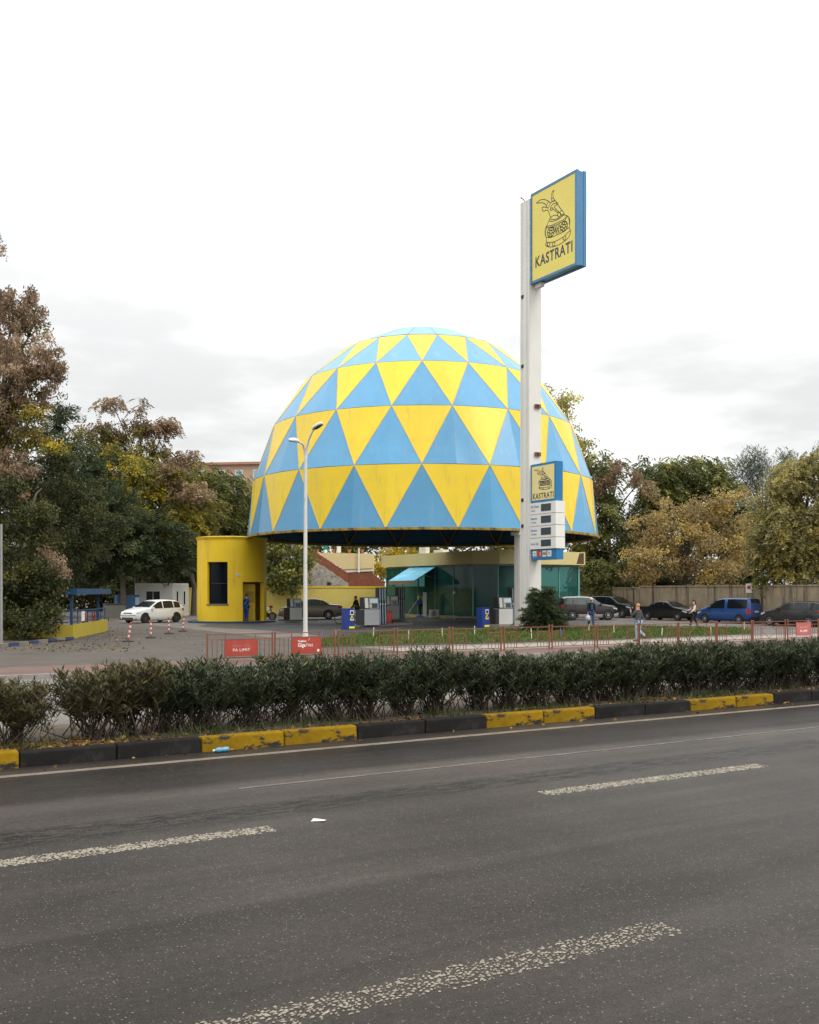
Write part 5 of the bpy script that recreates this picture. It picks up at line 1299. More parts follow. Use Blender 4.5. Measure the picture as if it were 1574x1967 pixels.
def car(name, label, cat, loc, ang, kind, L, W, H, paint, rims=M_rim, lower=None, roofm=None, glass=M_cglass, facing='front'):
    K = CARS[kind]; o = thing(name, label, cat, (loc[0], loc[1], 0), ang, 'parked cars')
    top = [(a * L, b * H) for a, b in K['top']]; belt = [(a * L, b * H) for a, b in K['belt']]
    r = K['wr'] * H * 1.0; zb0 = .16
    def zt(x): return interp(top, x)
    def hw(x): k = abs(x) / (L / 2); return W / 2 * (1 - .16 * k ** 6 - .02 * k * k)
    def zbel(x): return min(interp(belt, x), zt(x) - .05)
    def section(x):
        w = hw(x); zt_ = zt(x); zb_ = zbel(x); k = min(1, max(0, (zt_ - zb_) / (H * .36)))
        wt = w * (.94 - .17 * k); e = abs(x) / (L / 2); z0 = zb0 + .12 * max(0, e - .8) / .2
        return [(w * .86, z0), (w * .965, z0 + .10), (w * 1.0, z0 + .27), (w * .995, zb_ - (zb_ - z0) * .25), (w * .945, zb_), ((w * .945 * .5 + wt * .5) + .01, zb_ + (zt_ - zb_) * .5), (wt, zt_ - .035 - .03 * k), (wt * .84, zt_ - .004), (0, zt_ + .012)]
    xs = sorted(set([-L / 2 + L * i / 34 for i in range(35)] + [a for a, b in top]))
    mb = MB(); rows = []
    for x in xs:
        sct = section(x); ring = [(x, -y, z) for y, z in sct] + [(x, y, z) for y, z in reversed(sct[:-1])]
        rows.append(ring)
    n = len(rows[0]); vs_ = [p for rr in rows for p in rr]; fs = []; mi = []
    for i in range(len(rows) - 1):
        for j in range(n):
            a, b = i * n + j, i * n + (j + 1) % n
            fs.append((a, a + n, b + n, b))
            zc = (vs_[a][2] + vs_[b][2]) / 2; xm = xs[i]
            mi.append(1 if (j in (0, 1, n - 1, n - 2, n - 3)) else (2 if (zc > zbel(xm) + .12 and K['top'] and zt(xm) > H * .9 and j in (6, 7, 8, 9)) else 0))
    fs += [tuple(range(n))[::-1][::-1], tuple(range((len(rows) - 1) * n, len(rows) * n))[::-1]]; mi += [0, 0]
    mb.v = vs_; mb.f = fs; mb.mi = mi
    body = mb.build('body', [paint, lower or paint, roofm or paint], o, True)
    bm = bmesh.new(); bm.from_mesh(body.data); bmesh.ops.recalc_face_normals(bm, faces=bm.faces); bm.to_mesh(body.data); bm.free(); body.data.set_sharp_from_angle(angle=R(50))
    # side windows
    for (f0, f1) in K['win']:
        x0, x1 = f0 * L, f1 * L
        for sgn in (-1, 1):
            wv = MB(); nx = 7; V = []
            for i in range(nx):
                x = x0 + (x1 - x0) * i / (nx - 1); S = section(x); zb_ = zbel(x) + .03; zt_ = zt(x) - .075
                zt_ = max(zt_, zb_ + .02)
                (yA, zA), (yB, zB) = S[4], S[6]
                def yy(z): return yA + (yB - yA) * (z - zA) / (zB - zA + 1e-6) + .020
                V += [(x, sgn * yy(zb_), zb_), (x, sgn * (yy((zb_ + zt_) / 2) + .006), (zb_ + zt_) / 2), (x, sgn * yy(zt_), zt_)]
            F = []
            for i in range(nx - 1):
                for j in range(2): a = i * 3 + j; F.append((a, a + 3, a + 4, a + 1) if sgn < 0 else (a + 1, a + 4, a + 3, a))
            wv.add(V, F).build('side_window', glass, o, True)
    for key, nm in (('ws', 'windscreen'), ('rw', 'rear_window')):
        x0, x1 = K[key][0] * L, K[key][1] * L; V = []; F = []; nx = 5
        for i in range(nx):
            x = x0 + (x1 - x0) * i / (nx - 1); S = section(x); wt = S[6][0] * .93
            dx = .02 if key == 'ws' else -.02
            for y in (-1, -.5, 0, .5, 1): V.append((x + dx, y * wt, zt(x) + .012 - .022 * abs(y) ** 3 + .008))
        for i in range(nx - 1):
            for j in range(4): a = i * 5 + j; F.append((a, a + 5, a + 6, a + 1))
        MB().add(V, F).build(nm, glass, o, True)
    # wheels
    for fx in K['wheels']:
        for sgn in (-1, 1):
            x = fx * L; y = sgn * (hw(x) - .095)
            arch = MB(); pts = [(x + (r * 1.17) * math.cos(a), r + (r * 1.17) * math.sin(a)) for a in [R(-18 + 216 * k / 14) for k in range(15)]]
            arch.prismY(pts, sgn * (hw(x) - .12), sgn * (hw(x) + .006)).build('wheel_arch', M_trimk, o)
            wh = MB().lathe([(r * .62, -.10), (r * .94, -.10), (r, -.06), (r, .06), (r * .94, .10), (r * .62, .10)], 22, 'y', cap=False).build('wheel', M_tyre, o, True, (x, y + sgn * .02, r))
            rm = MB(); q = sgn * .085; rm.lathe([(r * .64, q - .02), (r * .64, q), (r * .56, q), (r * .56, q - .02)], 20, 'y', cap=False)
            for k in range(7):
                a = 2 * math.pi * k / 7; c_, s2 = math.cos(a), math.sin(a); w2 = r * .085
                rm.add([(c_ * r * .1 - s2 * w2, q, s2 * r * .1 + c_ * w2), (c_ * r * .1 + s2 * w2, q, s2 * r * .1 - c_ * w2), (c_ * r * .6 + s2 * w2 * .8, q - sgn * .01, s2 * r * .6 - c_ * w2 * .8), (c_ * r * .6 - s2 * w2 * .8, q - sgn * .01, s2 * r * .6 + c_ * w2 * .8)], [(0, 1, 2, 3)])
            rm.lathe([(r * .15, q), (r * .15, q + sgn * .012)], 10, 'y'); rm.build('rim', rims, wh)
            MB().lathe([(r * .6, sgn * .02), (r * .6, sgn * .025)], 16, 'y').build('brake_disc', M_trimk, wh)
    # lights, grille, plates, mirrors, handles
    for sgn in (-1, 1):
        xf = L * .462; w = hw(xf); zf_ = zt(xf) - .13 * H / 1.5
        MB().add([(xf - .30, sgn * (hw(xf - .3) + .012), zf_ + .10), (xf + .03, sgn * (w * .99), zf_ + .04), (L * .497, sgn * w * .70, zf_ + .01), (L * .497, sgn * w * .70, zf_ - .10), (xf + .03, sgn * (w * .995), zf_ - .09), (xf - .26, sgn * (hw(xf - .3) + .014), zf_ + .02)], [(0, 1, 4, 5), (1, 2, 3, 4)]).build('headlight', M_hl, o)
        xr = -L * .478; w = hw(xr); zr = zbel(xr) - .03
        hgt = .16 if kind != 'van' else .32
        MB().add([(xr + .20, sgn * (hw(xr + .2) + .010), zr), (xr - .01, sgn * (w + .004), zr), (-L * .504, sgn * w * .74, zr), (-L * .504, sgn * w * .74, zr - hgt), (xr - .01, sgn * (w + .006), zr - hgt), (xr + .18, sgn * (hw(xr + .2) + .012), zr - hgt)], [(0, 1, 4, 5), (1, 2, 3, 4)]).build('taillight', M_tl, o)
        xm = K['ws'][1] * L - .12; zm = zbel(xm) + .08
        MB().box((xm, sgn * (hw(xm) + .07), zm), (.12, .20, .14), 0, 0, .8).build('mirror', paint if kind != 'van' else M_trimk, o)
        for f0, f1 in K['win'][:2] if kind != 'van' else K['win'][1:]:
            xh = f0 * L + .10; MB().box((xh, sgn * (hw(xh) + .004), zbel(xh) - .11), (.20, .03, .035)).build('door_handle', paint, o)
    for f0, f1 in K['win']:
        for sgn in (-1, 1):
            xs_ = f1 * L + .02
            if abs(xs_ - K['wheels'][0] * L) < r: continue
            MB().add([(xs_ - .008, sgn * (hw(xs_) * 1.0 + .004), .42), (xs_ + .008, sgn * (hw(xs_) * 1.0 + .004), .42), (xs_ + .008, sgn * (hw(xs_) * .955 + .006), zbel(xs_) - .01), (xs_ - .008, sgn * (hw(xs_) * .955 + .006), zbel(xs_) - .01)], [(0, 1, 2, 3)]).build('door_seam', M_dk, o)
    xg = L * .498; zg = zt(L * .47) - .14
    MB().box((xg - .02, 0, zg), (.05, W * .44, .13)).build('grille', M_trimk, o); MB().box((L * .5 - .005, 0, .32), (.04, W * .62, .13)).build('air_intake', M_trimk, o); MB().box((L * .5 + .01, 0, .42), (.02, .50, .11)).build('number_plate', M_plate, o)
    MB().box((-L * .5 - .008, 0, .62 if kind != 'van' else .78), (.02, .50, .11)).build('number_plate', M_plate, o); MB().box((-L * .5 + .02, 0, .34), (.08, W * .84, .20)).build('rear_bumper', lower or M_trimk, o)
    return o
def paint(n, c, rough=.3, coat=.25): return mat('paint_' + n, c, rough, 0.0, var=.02, vs_=.7, coat=coat)
P_white = paint('white', (.66, .66, .65)); P_black = paint('black', (.010, .010, .011)); P_blue = paint('blue', (.012, .055, .20), .35); P_bronze = paint('bronze', (.20, .165, .12)); P_brown = paint('dark_brown', (.022, .012, .011)); P_dgrey = paint('dark_grey', (.022, .023, .024)); P_silver = paint('silver', (.46, .45, .44))
def place(u, d): return ((u - U0) / FPX * d, d)
CA = math.atan2(.75, -.66)
car('hatchback_car', 'white hatchback parked before the container office at left', 'car', place(294, 67.6), math.atan2(-.80, -.60), 'hatch', 4.15, 1.84, 1.54, P_white, mat('rim_dark', (.08, .08, .085), .4, .4), P_white)
car('sedan_car', 'bronze sedan standing at the pumps before the yellow wall', 'car', place(597, 75.5), R(184), 'sedan', 4.7, 1.82, 1.55, P_bronze, lower=P_bronze, glass=M_cglass2)
car('suv_car', 'two-tone dark brown and silver SUV behind the cedar bush', 'car', place(1127, 73.6), R(5), 'suv', 4.35, 1.85, 1.72, P_brown, lower=P_silver, roofm=P_silver, glass=M_cglass2)
car('suv_car', 'black SUV facing the road parked at the concrete wall nearest the shop', 'car', place(1180, 80.0), CA + math.pi, 'suv', 4.5, 1.82, 1.72, P_black)
car('sedan_car', 'black sedan parked along the concrete wall left of the blue van', 'car', place(1284, 73.0), CA + math.pi, 'sedan', 4.3, 1.70, 1.40, P_black)
car('van_car', 'blue passenger van parked along the concrete wall', 'van', place(1400, 66.8), CA, 'van', 4.05, 1.68, 1.66, P_blue)
car('suv_car', 'dark grey SUV parked at the right edge behind the railing', 'car', place(1530, 61.2), CA, 'suv', 4.1, 1.70, 1.52, P_dgrey)

# ================================================================== people
M_skin = mat('skin', (.42, .23, .16), .55, var=.06)
def skin_obj(name, nodes, edges, m, parent, sub=1):
    names = list(nodes); idx = {k: i for i, k in enumerate(names)}
    me = bpy.data.meshes.new(name); me.from_pydata([nodes[k][0] for k in names], [(idx[a], idx[b]) for a, b in edges], [])
    t = bpy.data.objects.new('tmp', me); COL.objects.link(t)
    t.modifiers.new('s', 'SKIN').use_smooth_shade = True
    sv = me.skin_vertices[0].data
    for i, k in enumerate(names):
        rr = nodes[k][1]; sv[i].radius = rr if isinstance(rr, tuple) else (rr, rr); sv[i].use_root = (i == 0)
    su = t.modifiers.new('u', 'SUBSURF'); su.levels = sub; su.render_levels = sub
    bpy.context.view_layer.update()
    dg = bpy.context.evaluated_depsgraph_get(); r = bpy.data.meshes.new_from_object(t.evaluated_get(dg))
    bpy.data.objects.remove(t); bpy.data.meshes.remove(me)
    r.name = name; r.materials.clear(); r.materials.append(m)
    for pl in r.polygons: pl.use_smooth = True
    return ob(name, r, parent)
def person(label, loc, ang, h, legs, arms, top_m, leg_m, shoe_m, hair_m, hair='short', coat=False, lean=0.0, sleeve_m=None, vest_m=None, beltz=None, group=None):
    """local: +y is where the person faces, x right; legs/arms: per side (upper angle, lower angle) in degrees forward, arms also sideways"""
    s = h / 1.75
    o = thing('person', label, 'person', loc if len(loc) == 3 else (loc[0], loc[1], 0), ang, group)
    V = lambda *a: Vector(a) * s
    hip0 = .90
    def fw(a): return Vector((0, math.sin(R(a)), -math.cos(R(a))))
    low = 9
    jt = {}
    for sd, sx in (('l', -1), ('r', 1)):
        tu, tl_ = legs[sd]
        hp_ = Vector((sx * .095, 0, hip0)); kn = hp_ + fw(tu) * .43; an = kn + fw(tl_) * .41
        jt[sd] = [hp_, kn, an]; low = min(low, an.z)
    dz = .075 - low
    for sd in jt:
        for p in jt[sd]: p.z += dz
    pel = Vector((0, 0, hip0 + .04 + dz)); ln = Vector((0, math.sin(R(lean)), math.cos(R(lean))))
    wai = pel + ln * .16; che = pel + ln * .40; nb = pel + ln * .54; nk = pel + ln * .60; hl = nk + Vector((0, .015, .07)); hm = nk + Vector((0, .02, .15)); ht = nk + Vector((0, .005, .235))
    S = lambda p: tuple(p * s)
    nod = {'pel': (S(pel), .14 * s), 'wai': (S(wai), .125 * s), 'che': (S(che), .145 * s), 'nb': (S(nb), .075 * s), 'nk': (S(nk), .056 * s), 'hl': (S(hl), .074 * s), 'hm': (S(hm), .092 * s), 'ht': (S(ht), .062 * s), 'ns': (S(hm + Vector((0, .105, -.03))), .016 * s)}
    ed = [('pel', 'wai'), ('wai', 'che'), ('che', 'nb'), ('nb', 'nk'), ('nk', 'hl'), ('hl', 'hm'), ('hm', 'ht'), ('hm', 'ns')]
    wr = {}
    for sd, sx in (('l', -1), ('r', 1)):
        hp_, kn, an = jt[sd]
        toe = an + Vector((sx * .02, .17, -.045)); 
        if an.z > .2: toe = an + Vector((0, .06, -.15))
        nod.update({'h' + sd: (S(hp_), .088 * s), 'k' + sd: (S(kn), .058 * s), 'a' + sd: (S(an), .042 * s), 't' + sd: (S(toe), .03 * s)})
        ed += [('pel', 'h' + sd), ('h' + sd, 'k' + sd), ('k' + sd, 'a' + sd), ('a' + sd, 't' + sd)]
        au, al, out_ = arms[sd]
        sh = nb + Vector((sx * .185, 0, -.055)); du = (fw(au) + Vector((sx * out_, 0, 0))).normalized(); el = sh + du * .29
        dl_ = (fw(al) + Vector((sx * out_ * .3 if al < 100 else -sx * .3, 0, 0))).normalized(); wp = el + dl_ * .25; pm = wp + dl_ * .075
        nod.update({'s' + sd: (S(sh), .062 * s), 'e' + sd: (S(el), .043 * s), 'w' + sd: (S(wp), .029 * s), 'p' + sd: (S(pm), .034 * s)})
        ed += [('nb', 's' + sd), ('s' + sd, 'e' + sd), ('e' + sd, 'w' + sd), ('w' + sd, 'p' + sd)]
        sidev = dl_.cross(Vector((sx, 0, 0))); sidev = sidev.normalized() if sidev.length > .1 else Vector((0, 1, 0))
        for q, (off_, l_) in enumerate(((-.026, .07), (-.009, .08), (.009, .075), (.026, .058))):
            b = pm + dl_ * .03 + sidev * off_; m1 = b + dl_ * l_ * .55 + Vector((-sx * .006, 0, 0)); m2 = m1 + dl_ * l_ * .4 + Vector((-sx * .02, 0, 0))
            nod.update({'f%s%d' % (sd, q): (S(b), .0085 * s), 'g%s%d' % (sd, q): (S(m1), .0085 * s), 'i%s%d' % (sd, q): (S(m2), .007 * s)})
            ed += [('p' + sd, 'f%s%d' % (sd, q)), ('f%s%d' % (sd, q), 'g%s%d' % (sd, q)), ('g%s%d' % (sd, q), 'i%s%d' % (sd, q))]
        tb = wp + dl_ * .035 - sidev * .035; tt = tb + dl_ * .045 - sidev * .012
        nod.update({'x' + sd: (S(tb), .010 * s), 'y' + sd: (S(tt), .009 * s)}); ed += [('w' + sd, 'x' + sd), ('x' + sd, 'y' + sd)]
        wr[sd] = (wp, dl_)
    body = skin_obj('body', nod, ed, M_skin, o)
    # clothes
    k = 1.22
    def pick(keys, grow): return {q: (nod[q][0], nod[q][1] * g if not isinstance(nod[q][1], tuple) else nod[q][1]) for q, g in zip(keys, grow)}
    hem = {}
    jn = pick(['che', 'wai', 'pel', 'nb'], [1.16, 1.26, 1.20, .98]); je = [('che', 'wai'), ('wai', 'pel'), ('che', 'nb')]
    if coat:
        jn['hem'] = (S(pel + Vector((0, -.01, -.26))), .185 * s); je.append(('pel', 'hem'))
    else:
        jn['hem'] = (S(pel + Vector((0, 0, -.05))), .155 * s); je.append(('pel', 'hem'))
    if not (vest_m):
        for sd in 'lr':
            jn.update(pick(['s' + sd, 'e' + sd, 'w' + sd], [1.22, 1.4, 1.35])); je += [('nb', 's' + sd), ('s' + sd, 'e' + sd), ('e' + sd, 'w' + sd)]
    skin_obj('jacket', jn, je, vest_m or top_m, o)
    if vest_m:
        for sd in 'lr':
            skin_obj('sleeve', pick(['s' + sd, 'e' + sd, 'w' + sd], [1.25, 1.45, 1.35]), [('s' + sd, 'e' + sd), ('e' + sd, 'w' + sd)], top_m, o)
    tn = {'pel': (nod['pel'][0], nod['pel'][1] * 1.06)}; te = []
    for sd in 'lr': tn.update(pick(['h' + sd, 'k' + sd, 'a' + sd], [1.14, 1.28, 1.4])); te += [('pel', 'h' + sd), ('h' + sd, 'k' + sd), ('k' + sd, 'a' + sd)]
    skin_obj('trousers', tn, te, leg_m, o)
    for sd in 'lr':
        an = jt[sd][2]; up_ = an.z > .2
        heel = an + Vector((0, -.05, -.045)) if not up_ else an + Vector((0, -.06, -.01)); toe = Vector(nod['t' + sd][0]) / s
        skin_obj('shoe', {'a': (S(an + Vector((0, 0, -.03))), .05 * s), 'b': (S(heel), .034 * s), 'c': (S(toe + Vector((0, .03, .002))), .036 * s)}, [('a', 'b'), ('a', 'c')], shoe_m, o)
    hc = hm + Vector((0, -.022, .030))
    hb = MB().sphere(S(hc), (.096 * s, .104 * s, .105 * s), 12, 8)
    if hair == 'long': hb.tube([S(hm + Vector((0, -.07, 0))), S(nk + Vector((0, -.11, -.05))), S(che + Vector((0, -.17, .02)))], [.08 * s, .075 * s, .03 * s], 8)
    hb.build('hair', hair_m, o, True)
    for sx in (-1, 1):
        MB().sphere(S(hm + Vector((sx * .034, .088, .0))), .012 * s, 6, 5).build('eye', M_dk, o)
        MB().sphere(S(hm + Vector((sx * .098, 0, -.01))), (.014 * s, .025 * s, .034 * s), 6, 5).build('ear', M_skin, o)
    MB().box(S(hm + Vector((0, .093, -.075))), (.045 * s, .012 * s, .010 * s)).build('mouth', mat('lips', (.25, .09, .07), .5), o)
    return o, {q: Vector(nod[q][0]) for q in ('pl', 'pr', 'wl', 'wr', 'che', 'nb', 'pel', 'sl', 'sr')}, s
C_navy = mat('cloth_navy', (.010, .014, .030), .9, var=.15); C_jean = mat('cloth_jeans', (.025, .055, .15), .9, var=.2, vs_=8); C_black = mat('cloth_black', (.010, .010, .011), .9); C_white = mat('cloth_white', (.62, .60, .58), .9)
C_tweed = mat('cloth_grey_check', (.060, .062, .066), .95, var=.6, vs_=14); C_lblue = mat('cloth_light_blue', (.26, .38, .50), .9); C_vest = mat('cloth_beige_vest', (.34, .20, .12), .9); C_work = mat('cloth_work_blue', (.010, .055, .28), .85); C_hiviz = mat('cloth_hiviz', (.50, .68, .02), .7)
H_white = mat('hair_white', (.62, .58, .52), .8); H_blond = mat('hair_blond', (.42, .22, .08), .8, var=.2, vs_=12); H_dark = mat('hair_dark', (.015, .011, .009), .7); H_grey = mat('hair_grey', (.2, .18, .16), .8)
S_blk = mat('shoe_black', (.012, .011, .010), .5); S_brown = mat('shoe_brown', (.06, .03, .018), .6)
def face(p, tx, ty): return math.atan2(ty, tx) - math.pi / 2
p = G(1136, 1206)
o, j, s = person('old man with white hair in dark jacket and jeans walking by the brown SUV', p, math.pi + .1, 1.70, {'l': (14, 8), 'r': (-12, -26)}, {'l': (-8, 6, .16), 'r': (10, 24, .18)}, C_navy, C_jean, S_brown, H_white)
MB().box(tuple(j['che'] * .5 + j['pel'] * .5 + Vector((0, .155 * s, .12))), (.10 * s, .05, .34 * s)).build('shirt_front', mat('cloth_teal', (.03, .09, .13), .9), o)
b = MB().lathe([(.02, .12), (.05, .10), (.14, .0), (.16, -.14), (.10, -.24), (.02, -.26)], 12).build('carrier_bag', mat('bag_pale', (.42, .48, .55), .5, var=.2), None, True)
bw = o.matrix_basis @ j['pr']; b.location = (bw.x, bw.y, bw.z - .16); tag(b, 'pale plastic carrier bag held by the old man', 'bag')
p = G(1226, 1232)
person('woman with short blond hair in grey checked coat and light blue trousers on the pavement', p, R(38), 1.55, {'l': (2, 0), 'r': (-2, -58)}, {'l': (35, 150, .28), 'r': (-12, 4, .25)}, C_tweed, C_lblue, S_brown, H_blond, coat=True)
p = G(1333, 1204)
person('woman with long dark hair and beige vest walking past the parked van', p, R(100), 1.60, {'l': (26, 14), 'r': (-20, -24)}, {'l': (18, 55, .12), 'r': (20, 75, .1)}, C_white, C_black, S_blk, H_dark, hair='long', vest_m=C_vest)
p = G(807.5, 1185)
o, j, s = person('attendant in blue and yellow work jacket sweeping before the shop', p, R(115), 1.82, {'l': (4, 0), 'r': (-4, -6)}, {'l': (28, 62, .10), 'r': (30, 58, .06)}, C_work, C_navy, S_blk, H_grey, lean=6)
skin_obj('hiviz_yoke', {'nb': (tuple(j['nb'] + Vector((0, 0, -.07 * s))), .150 * s), 'sl': (tuple(j['sl'].lerp(j['nb'], .25)), .098 * s), 'sr': (tuple(j['sr'].lerp(j['nb'], .25)), .098 * s)}, [('nb', 'sl'), ('nb', 'sr')], C_hiviz, o)
m4 = o.matrix_basis; a_ = m4 @ ((j['pl'] + j['pr']) / 2); fwd = m4.to_3x3() @ Vector((0, 1, 0))
ft = Vector((a_.x, a_.y, 0)) + fwd * .75; tp_ = a_ + (a_ - Vector((ft.x, ft.y, .1))) * .35
br = thing('broom', 'long handled broom with yellow head held by the attendant', 'broom', (ft.x, ft.y, 0)); MB().tube([(0, 0, .1), tuple(tp_ - ft)], .018, 6).build('handle', M_pale, br); MB().box((0, 0, .06), (.42, .14, .11), R(20)).build('head', M_biny, br)
p = G(471, 1197); person('attendant in blue work clothes standing in the round kiosk doorway', (p[0], KC[1] - 1.75, .115), math.pi - .4, 1.72, {'l': (3, 0), 'r': (-3, -4)}, {'l': (62, 70, .1), 'r': (5, 12, .12)}, C_work, C_work, S_blk, H_dark)
p = G(686, 1196); person('man in black jacket leaning over behind the front fuel pump', (p[0] + .05, p[1] + .2), R(62), 1.74, {'l': (6, 0), 'r': (-3, -8)}, {'l': (15, 50, .1), 'r': (18, 62, .1)}, C_black, C_black, S_blk, H_dark, lean=16)
# ================================================================== trees
M_bark = mat('bark', (.075, .058, .042), .95, var=.35, vs_=3, bump=.6, bs=18); M_bark2 = mat('bark_pale', (.16, .13, .10), .95, var=.3, vs_=3, bump=.5, bs=18)
PAL = {
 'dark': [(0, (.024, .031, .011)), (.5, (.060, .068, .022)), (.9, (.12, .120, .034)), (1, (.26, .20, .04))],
 'cedar': [(0, (.023, .036, .015)), (.5, (.054, .074, .030)), (1, (.115, .130, .050))],
 'olive': [(0, (.064, .066, .018)), (.45, (.165, .150, .034)), (.8, (.32, .245, .042)), (1, (.58, .38, .03))],
 'yellowgreen': [(0, (.070, .074, .015)), (.4, (.185, .170, .028)), (.75, (.38, .30, .032)), (1, (.8, .56, .023))],
 'brownseed': [(0, (.135, .092, .056)), (.45, (.31, .215, .137)), (.85, (.48, .345, .225)), (1, (.58, .44, .30))],
 'green': [(0, (.055, .066, .020)), (.5, (.14, .155, .042)), (.85, (.26, .255, .064)), (1, (.50, .39, .06))],
 'rust': [(0, (.14, .10, .045)), (.4, (.33, .24, .10)), (.75, (.52, .38, .14)), (1, (.78, .58, .09))],
 'haze_olive': [(0, (.13, .12, .05)), (.45, (.29, .26, .10)), (.8, (.46, .38, .12)), (1, (.68, .50, .09))],  # olive paled for the right-edge tree, haze put into the leaf colour
 'pale': [(0, (.19, .185, .055)), (.5, (.45, .41, .13)), (1, (.75, .63, .14))],
 'redbrown': [(0, (.115, .078, .046)), (.5, (.28, .185, .11)), (1, (.45, .32, .19))],
 'gold': [(0, (.16, .12, .014)), (.5, (.48, .34, .018)), (1, (.78, .60, .03))],
 'pine': [(0, (.055, .070, .050)), (.5, (.125, .145, .105)), (1, (.22, .24, .16))],
}
LEAFM = {k: leafmat('leaf_' + k, v, .36) for k, v in PAL.items()}
def crown_arrays(blobs, rnd, dens, leaf, style, gap, fs=1.0):
    """blobs: centre, radii in metres. returns C, D, S, W, T and sub cluster centres"""
    Cs, Ds, Ss, Ws, Ts, SC = [], [], [], [], [], []
    for (c, r, k) in blobs:
        c = np.array(c); r = np.array(r)
        area = (r[0] * r[2] * 4 + r[0] * r[1] * 2)
        ns = max(8, int(area * 1.25 * dens * k / fs ** 2))
        a = rnd.normal(size=(ns, 3)); a /= np.linalg.norm(a, axis=1)[:, None]
        a[:, 1] = np.where(rnd.random(ns) < .30, -np.abs(a[:, 1]), a[:, 1])
        rad = rnd.uniform(.25, 1.0, ns) ** .55
        lump = 1 + .16 * np.sin(a[:, 0] * 7 + c[0]) + .14 * np.sin(a[:, 2] * 9 + c[2]) + rnd.normal(0, .07, ns)
        sc = c + a * r * (rad * lump)[:, None]
        if gap: sc = sc[rnd.random(ns) > gap]
        ns = len(sc)
        SC.append(sc)
        nl = {'broad': 74, 'seed': 80, 'frond': 11, 'conifer': 80, 'needle': 80}[style]
        cr = {'broad': .36, 'seed': .27, 'frond': .40, 'conifer': .55, 'needle': .40}[style] * fs
        idx = np.repeat(np.arange(ns), nl); n = len(idx)
        o = rnd.normal(size=(n, 3)); o = o / (np.linalg.norm(o, axis=1)[:, None] + 1e-6) * (rnd.random(n) ** .45 * 1.7 * cr)[:, None]; o[:, 2] *= .75
        outw = (sc - c) / r; outw /= np.linalg.norm(outw, axis=1)[:, None] + 1e-6
        tint_c = np.clip(rnd.beta(2.2, 2.6, ns), 0, 1)
        if style == 'conifer':
            h = outw.copy(); h[:, 2] *= .2; h /= np.linalg.norm(h, axis=1)[:, None] + 1e-6
            t = rnd.uniform(-1, .9, n); o = (h[idx] * (t * .95)[:, None] + rnd.normal(size=(n, 3)) * np.array([.20, .20, .10])) * fs; o[:, 2] -= (t + .3) ** 2 * .16 * fs
            D = h[idx] + rnd.normal(size=(n, 3)) * .55; D[:, 2] -= .15
        elif style == 'frond':
            D = outw[idx] * .6 + rnd.normal(size=(n, 3)) * .7; D[:, 2] = -abs(D[:, 2]) * .5 - .25
        elif style == 'seed':
            o[:, 2] -= np.abs(rnd.normal(0, .22 * fs, n)); D = rnd.normal(size=(n, 3)) * .6; D[:, 2] -= .7
        elif style == 'needle':
            D = outw[idx] + rnd.normal(size=(n, 3)) * .7; D[:, 2] += .35
        else:
            D = outw[idx] * .35 + rnd.normal(size=(n, 3)) * .8; D[:, 2] -= .25
        D /= np.linalg.norm(D, axis=1)[:, None] + 1e-9
        P = sc[idx] + o
        if style == 'frond':       # each frond is a row of leaflet pairs
            m_ = 7; fi = np.repeat(np.arange(n), m_ * 2); tt = np.tile(np.repeat(np.linspace(.1, 1, m_), 2), n); sg = np.tile([1, -1], n * m_)
            L = rnd.uniform(.45, .8, n)[fi] * fs
            side = np.cross(D, [0, 0, 1.]); side /= np.linalg.norm(side, axis=1)[:, None] + 1e-9
            P2 = P[fi] + D[fi] * (L * tt)[:, None] + side[fi] * (sg * fs * .09 * (1.2 - tt * .5))[:, None]; P2[:, 2] -= tt ** 2 * .18 * fs
            D2 = side[fi] * sg[:, None] + D[fi] * .55 + rnd.normal(size=(len(fi), 3)) * .12; D2[:, 2] -= .2; D2 /= np.linalg.norm(D2, axis=1)[:, None]
            Cs.append(P2); Ds.append(D2); S = rnd.uniform(.080, .125, len(fi)) * fs; Ss.append(S); Ws.append(S * .45); Ts.append(np.clip(tint_c[idx][fi] + rnd.normal(0, .10, len(fi)), 0, 1)); continue
        S = leaf * fs * rnd.uniform(.6, 1.25, n) * .55
        wd = {'broad': .55, 'seed': .45, 'conifer': .22, 'needle': .13}[style]
        Cs.append(P); Ds.append(D); Ss.append(S); Ws.append(S * wd); Ts.append(np.clip(tint_c[idx] + rnd.normal(0, .14, n), 0, 1))
    cat_ = np.concatenate
    return cat_(Cs), cat_(Ds), cat_(Ss), cat_(Ws), cat_(Ts), SC
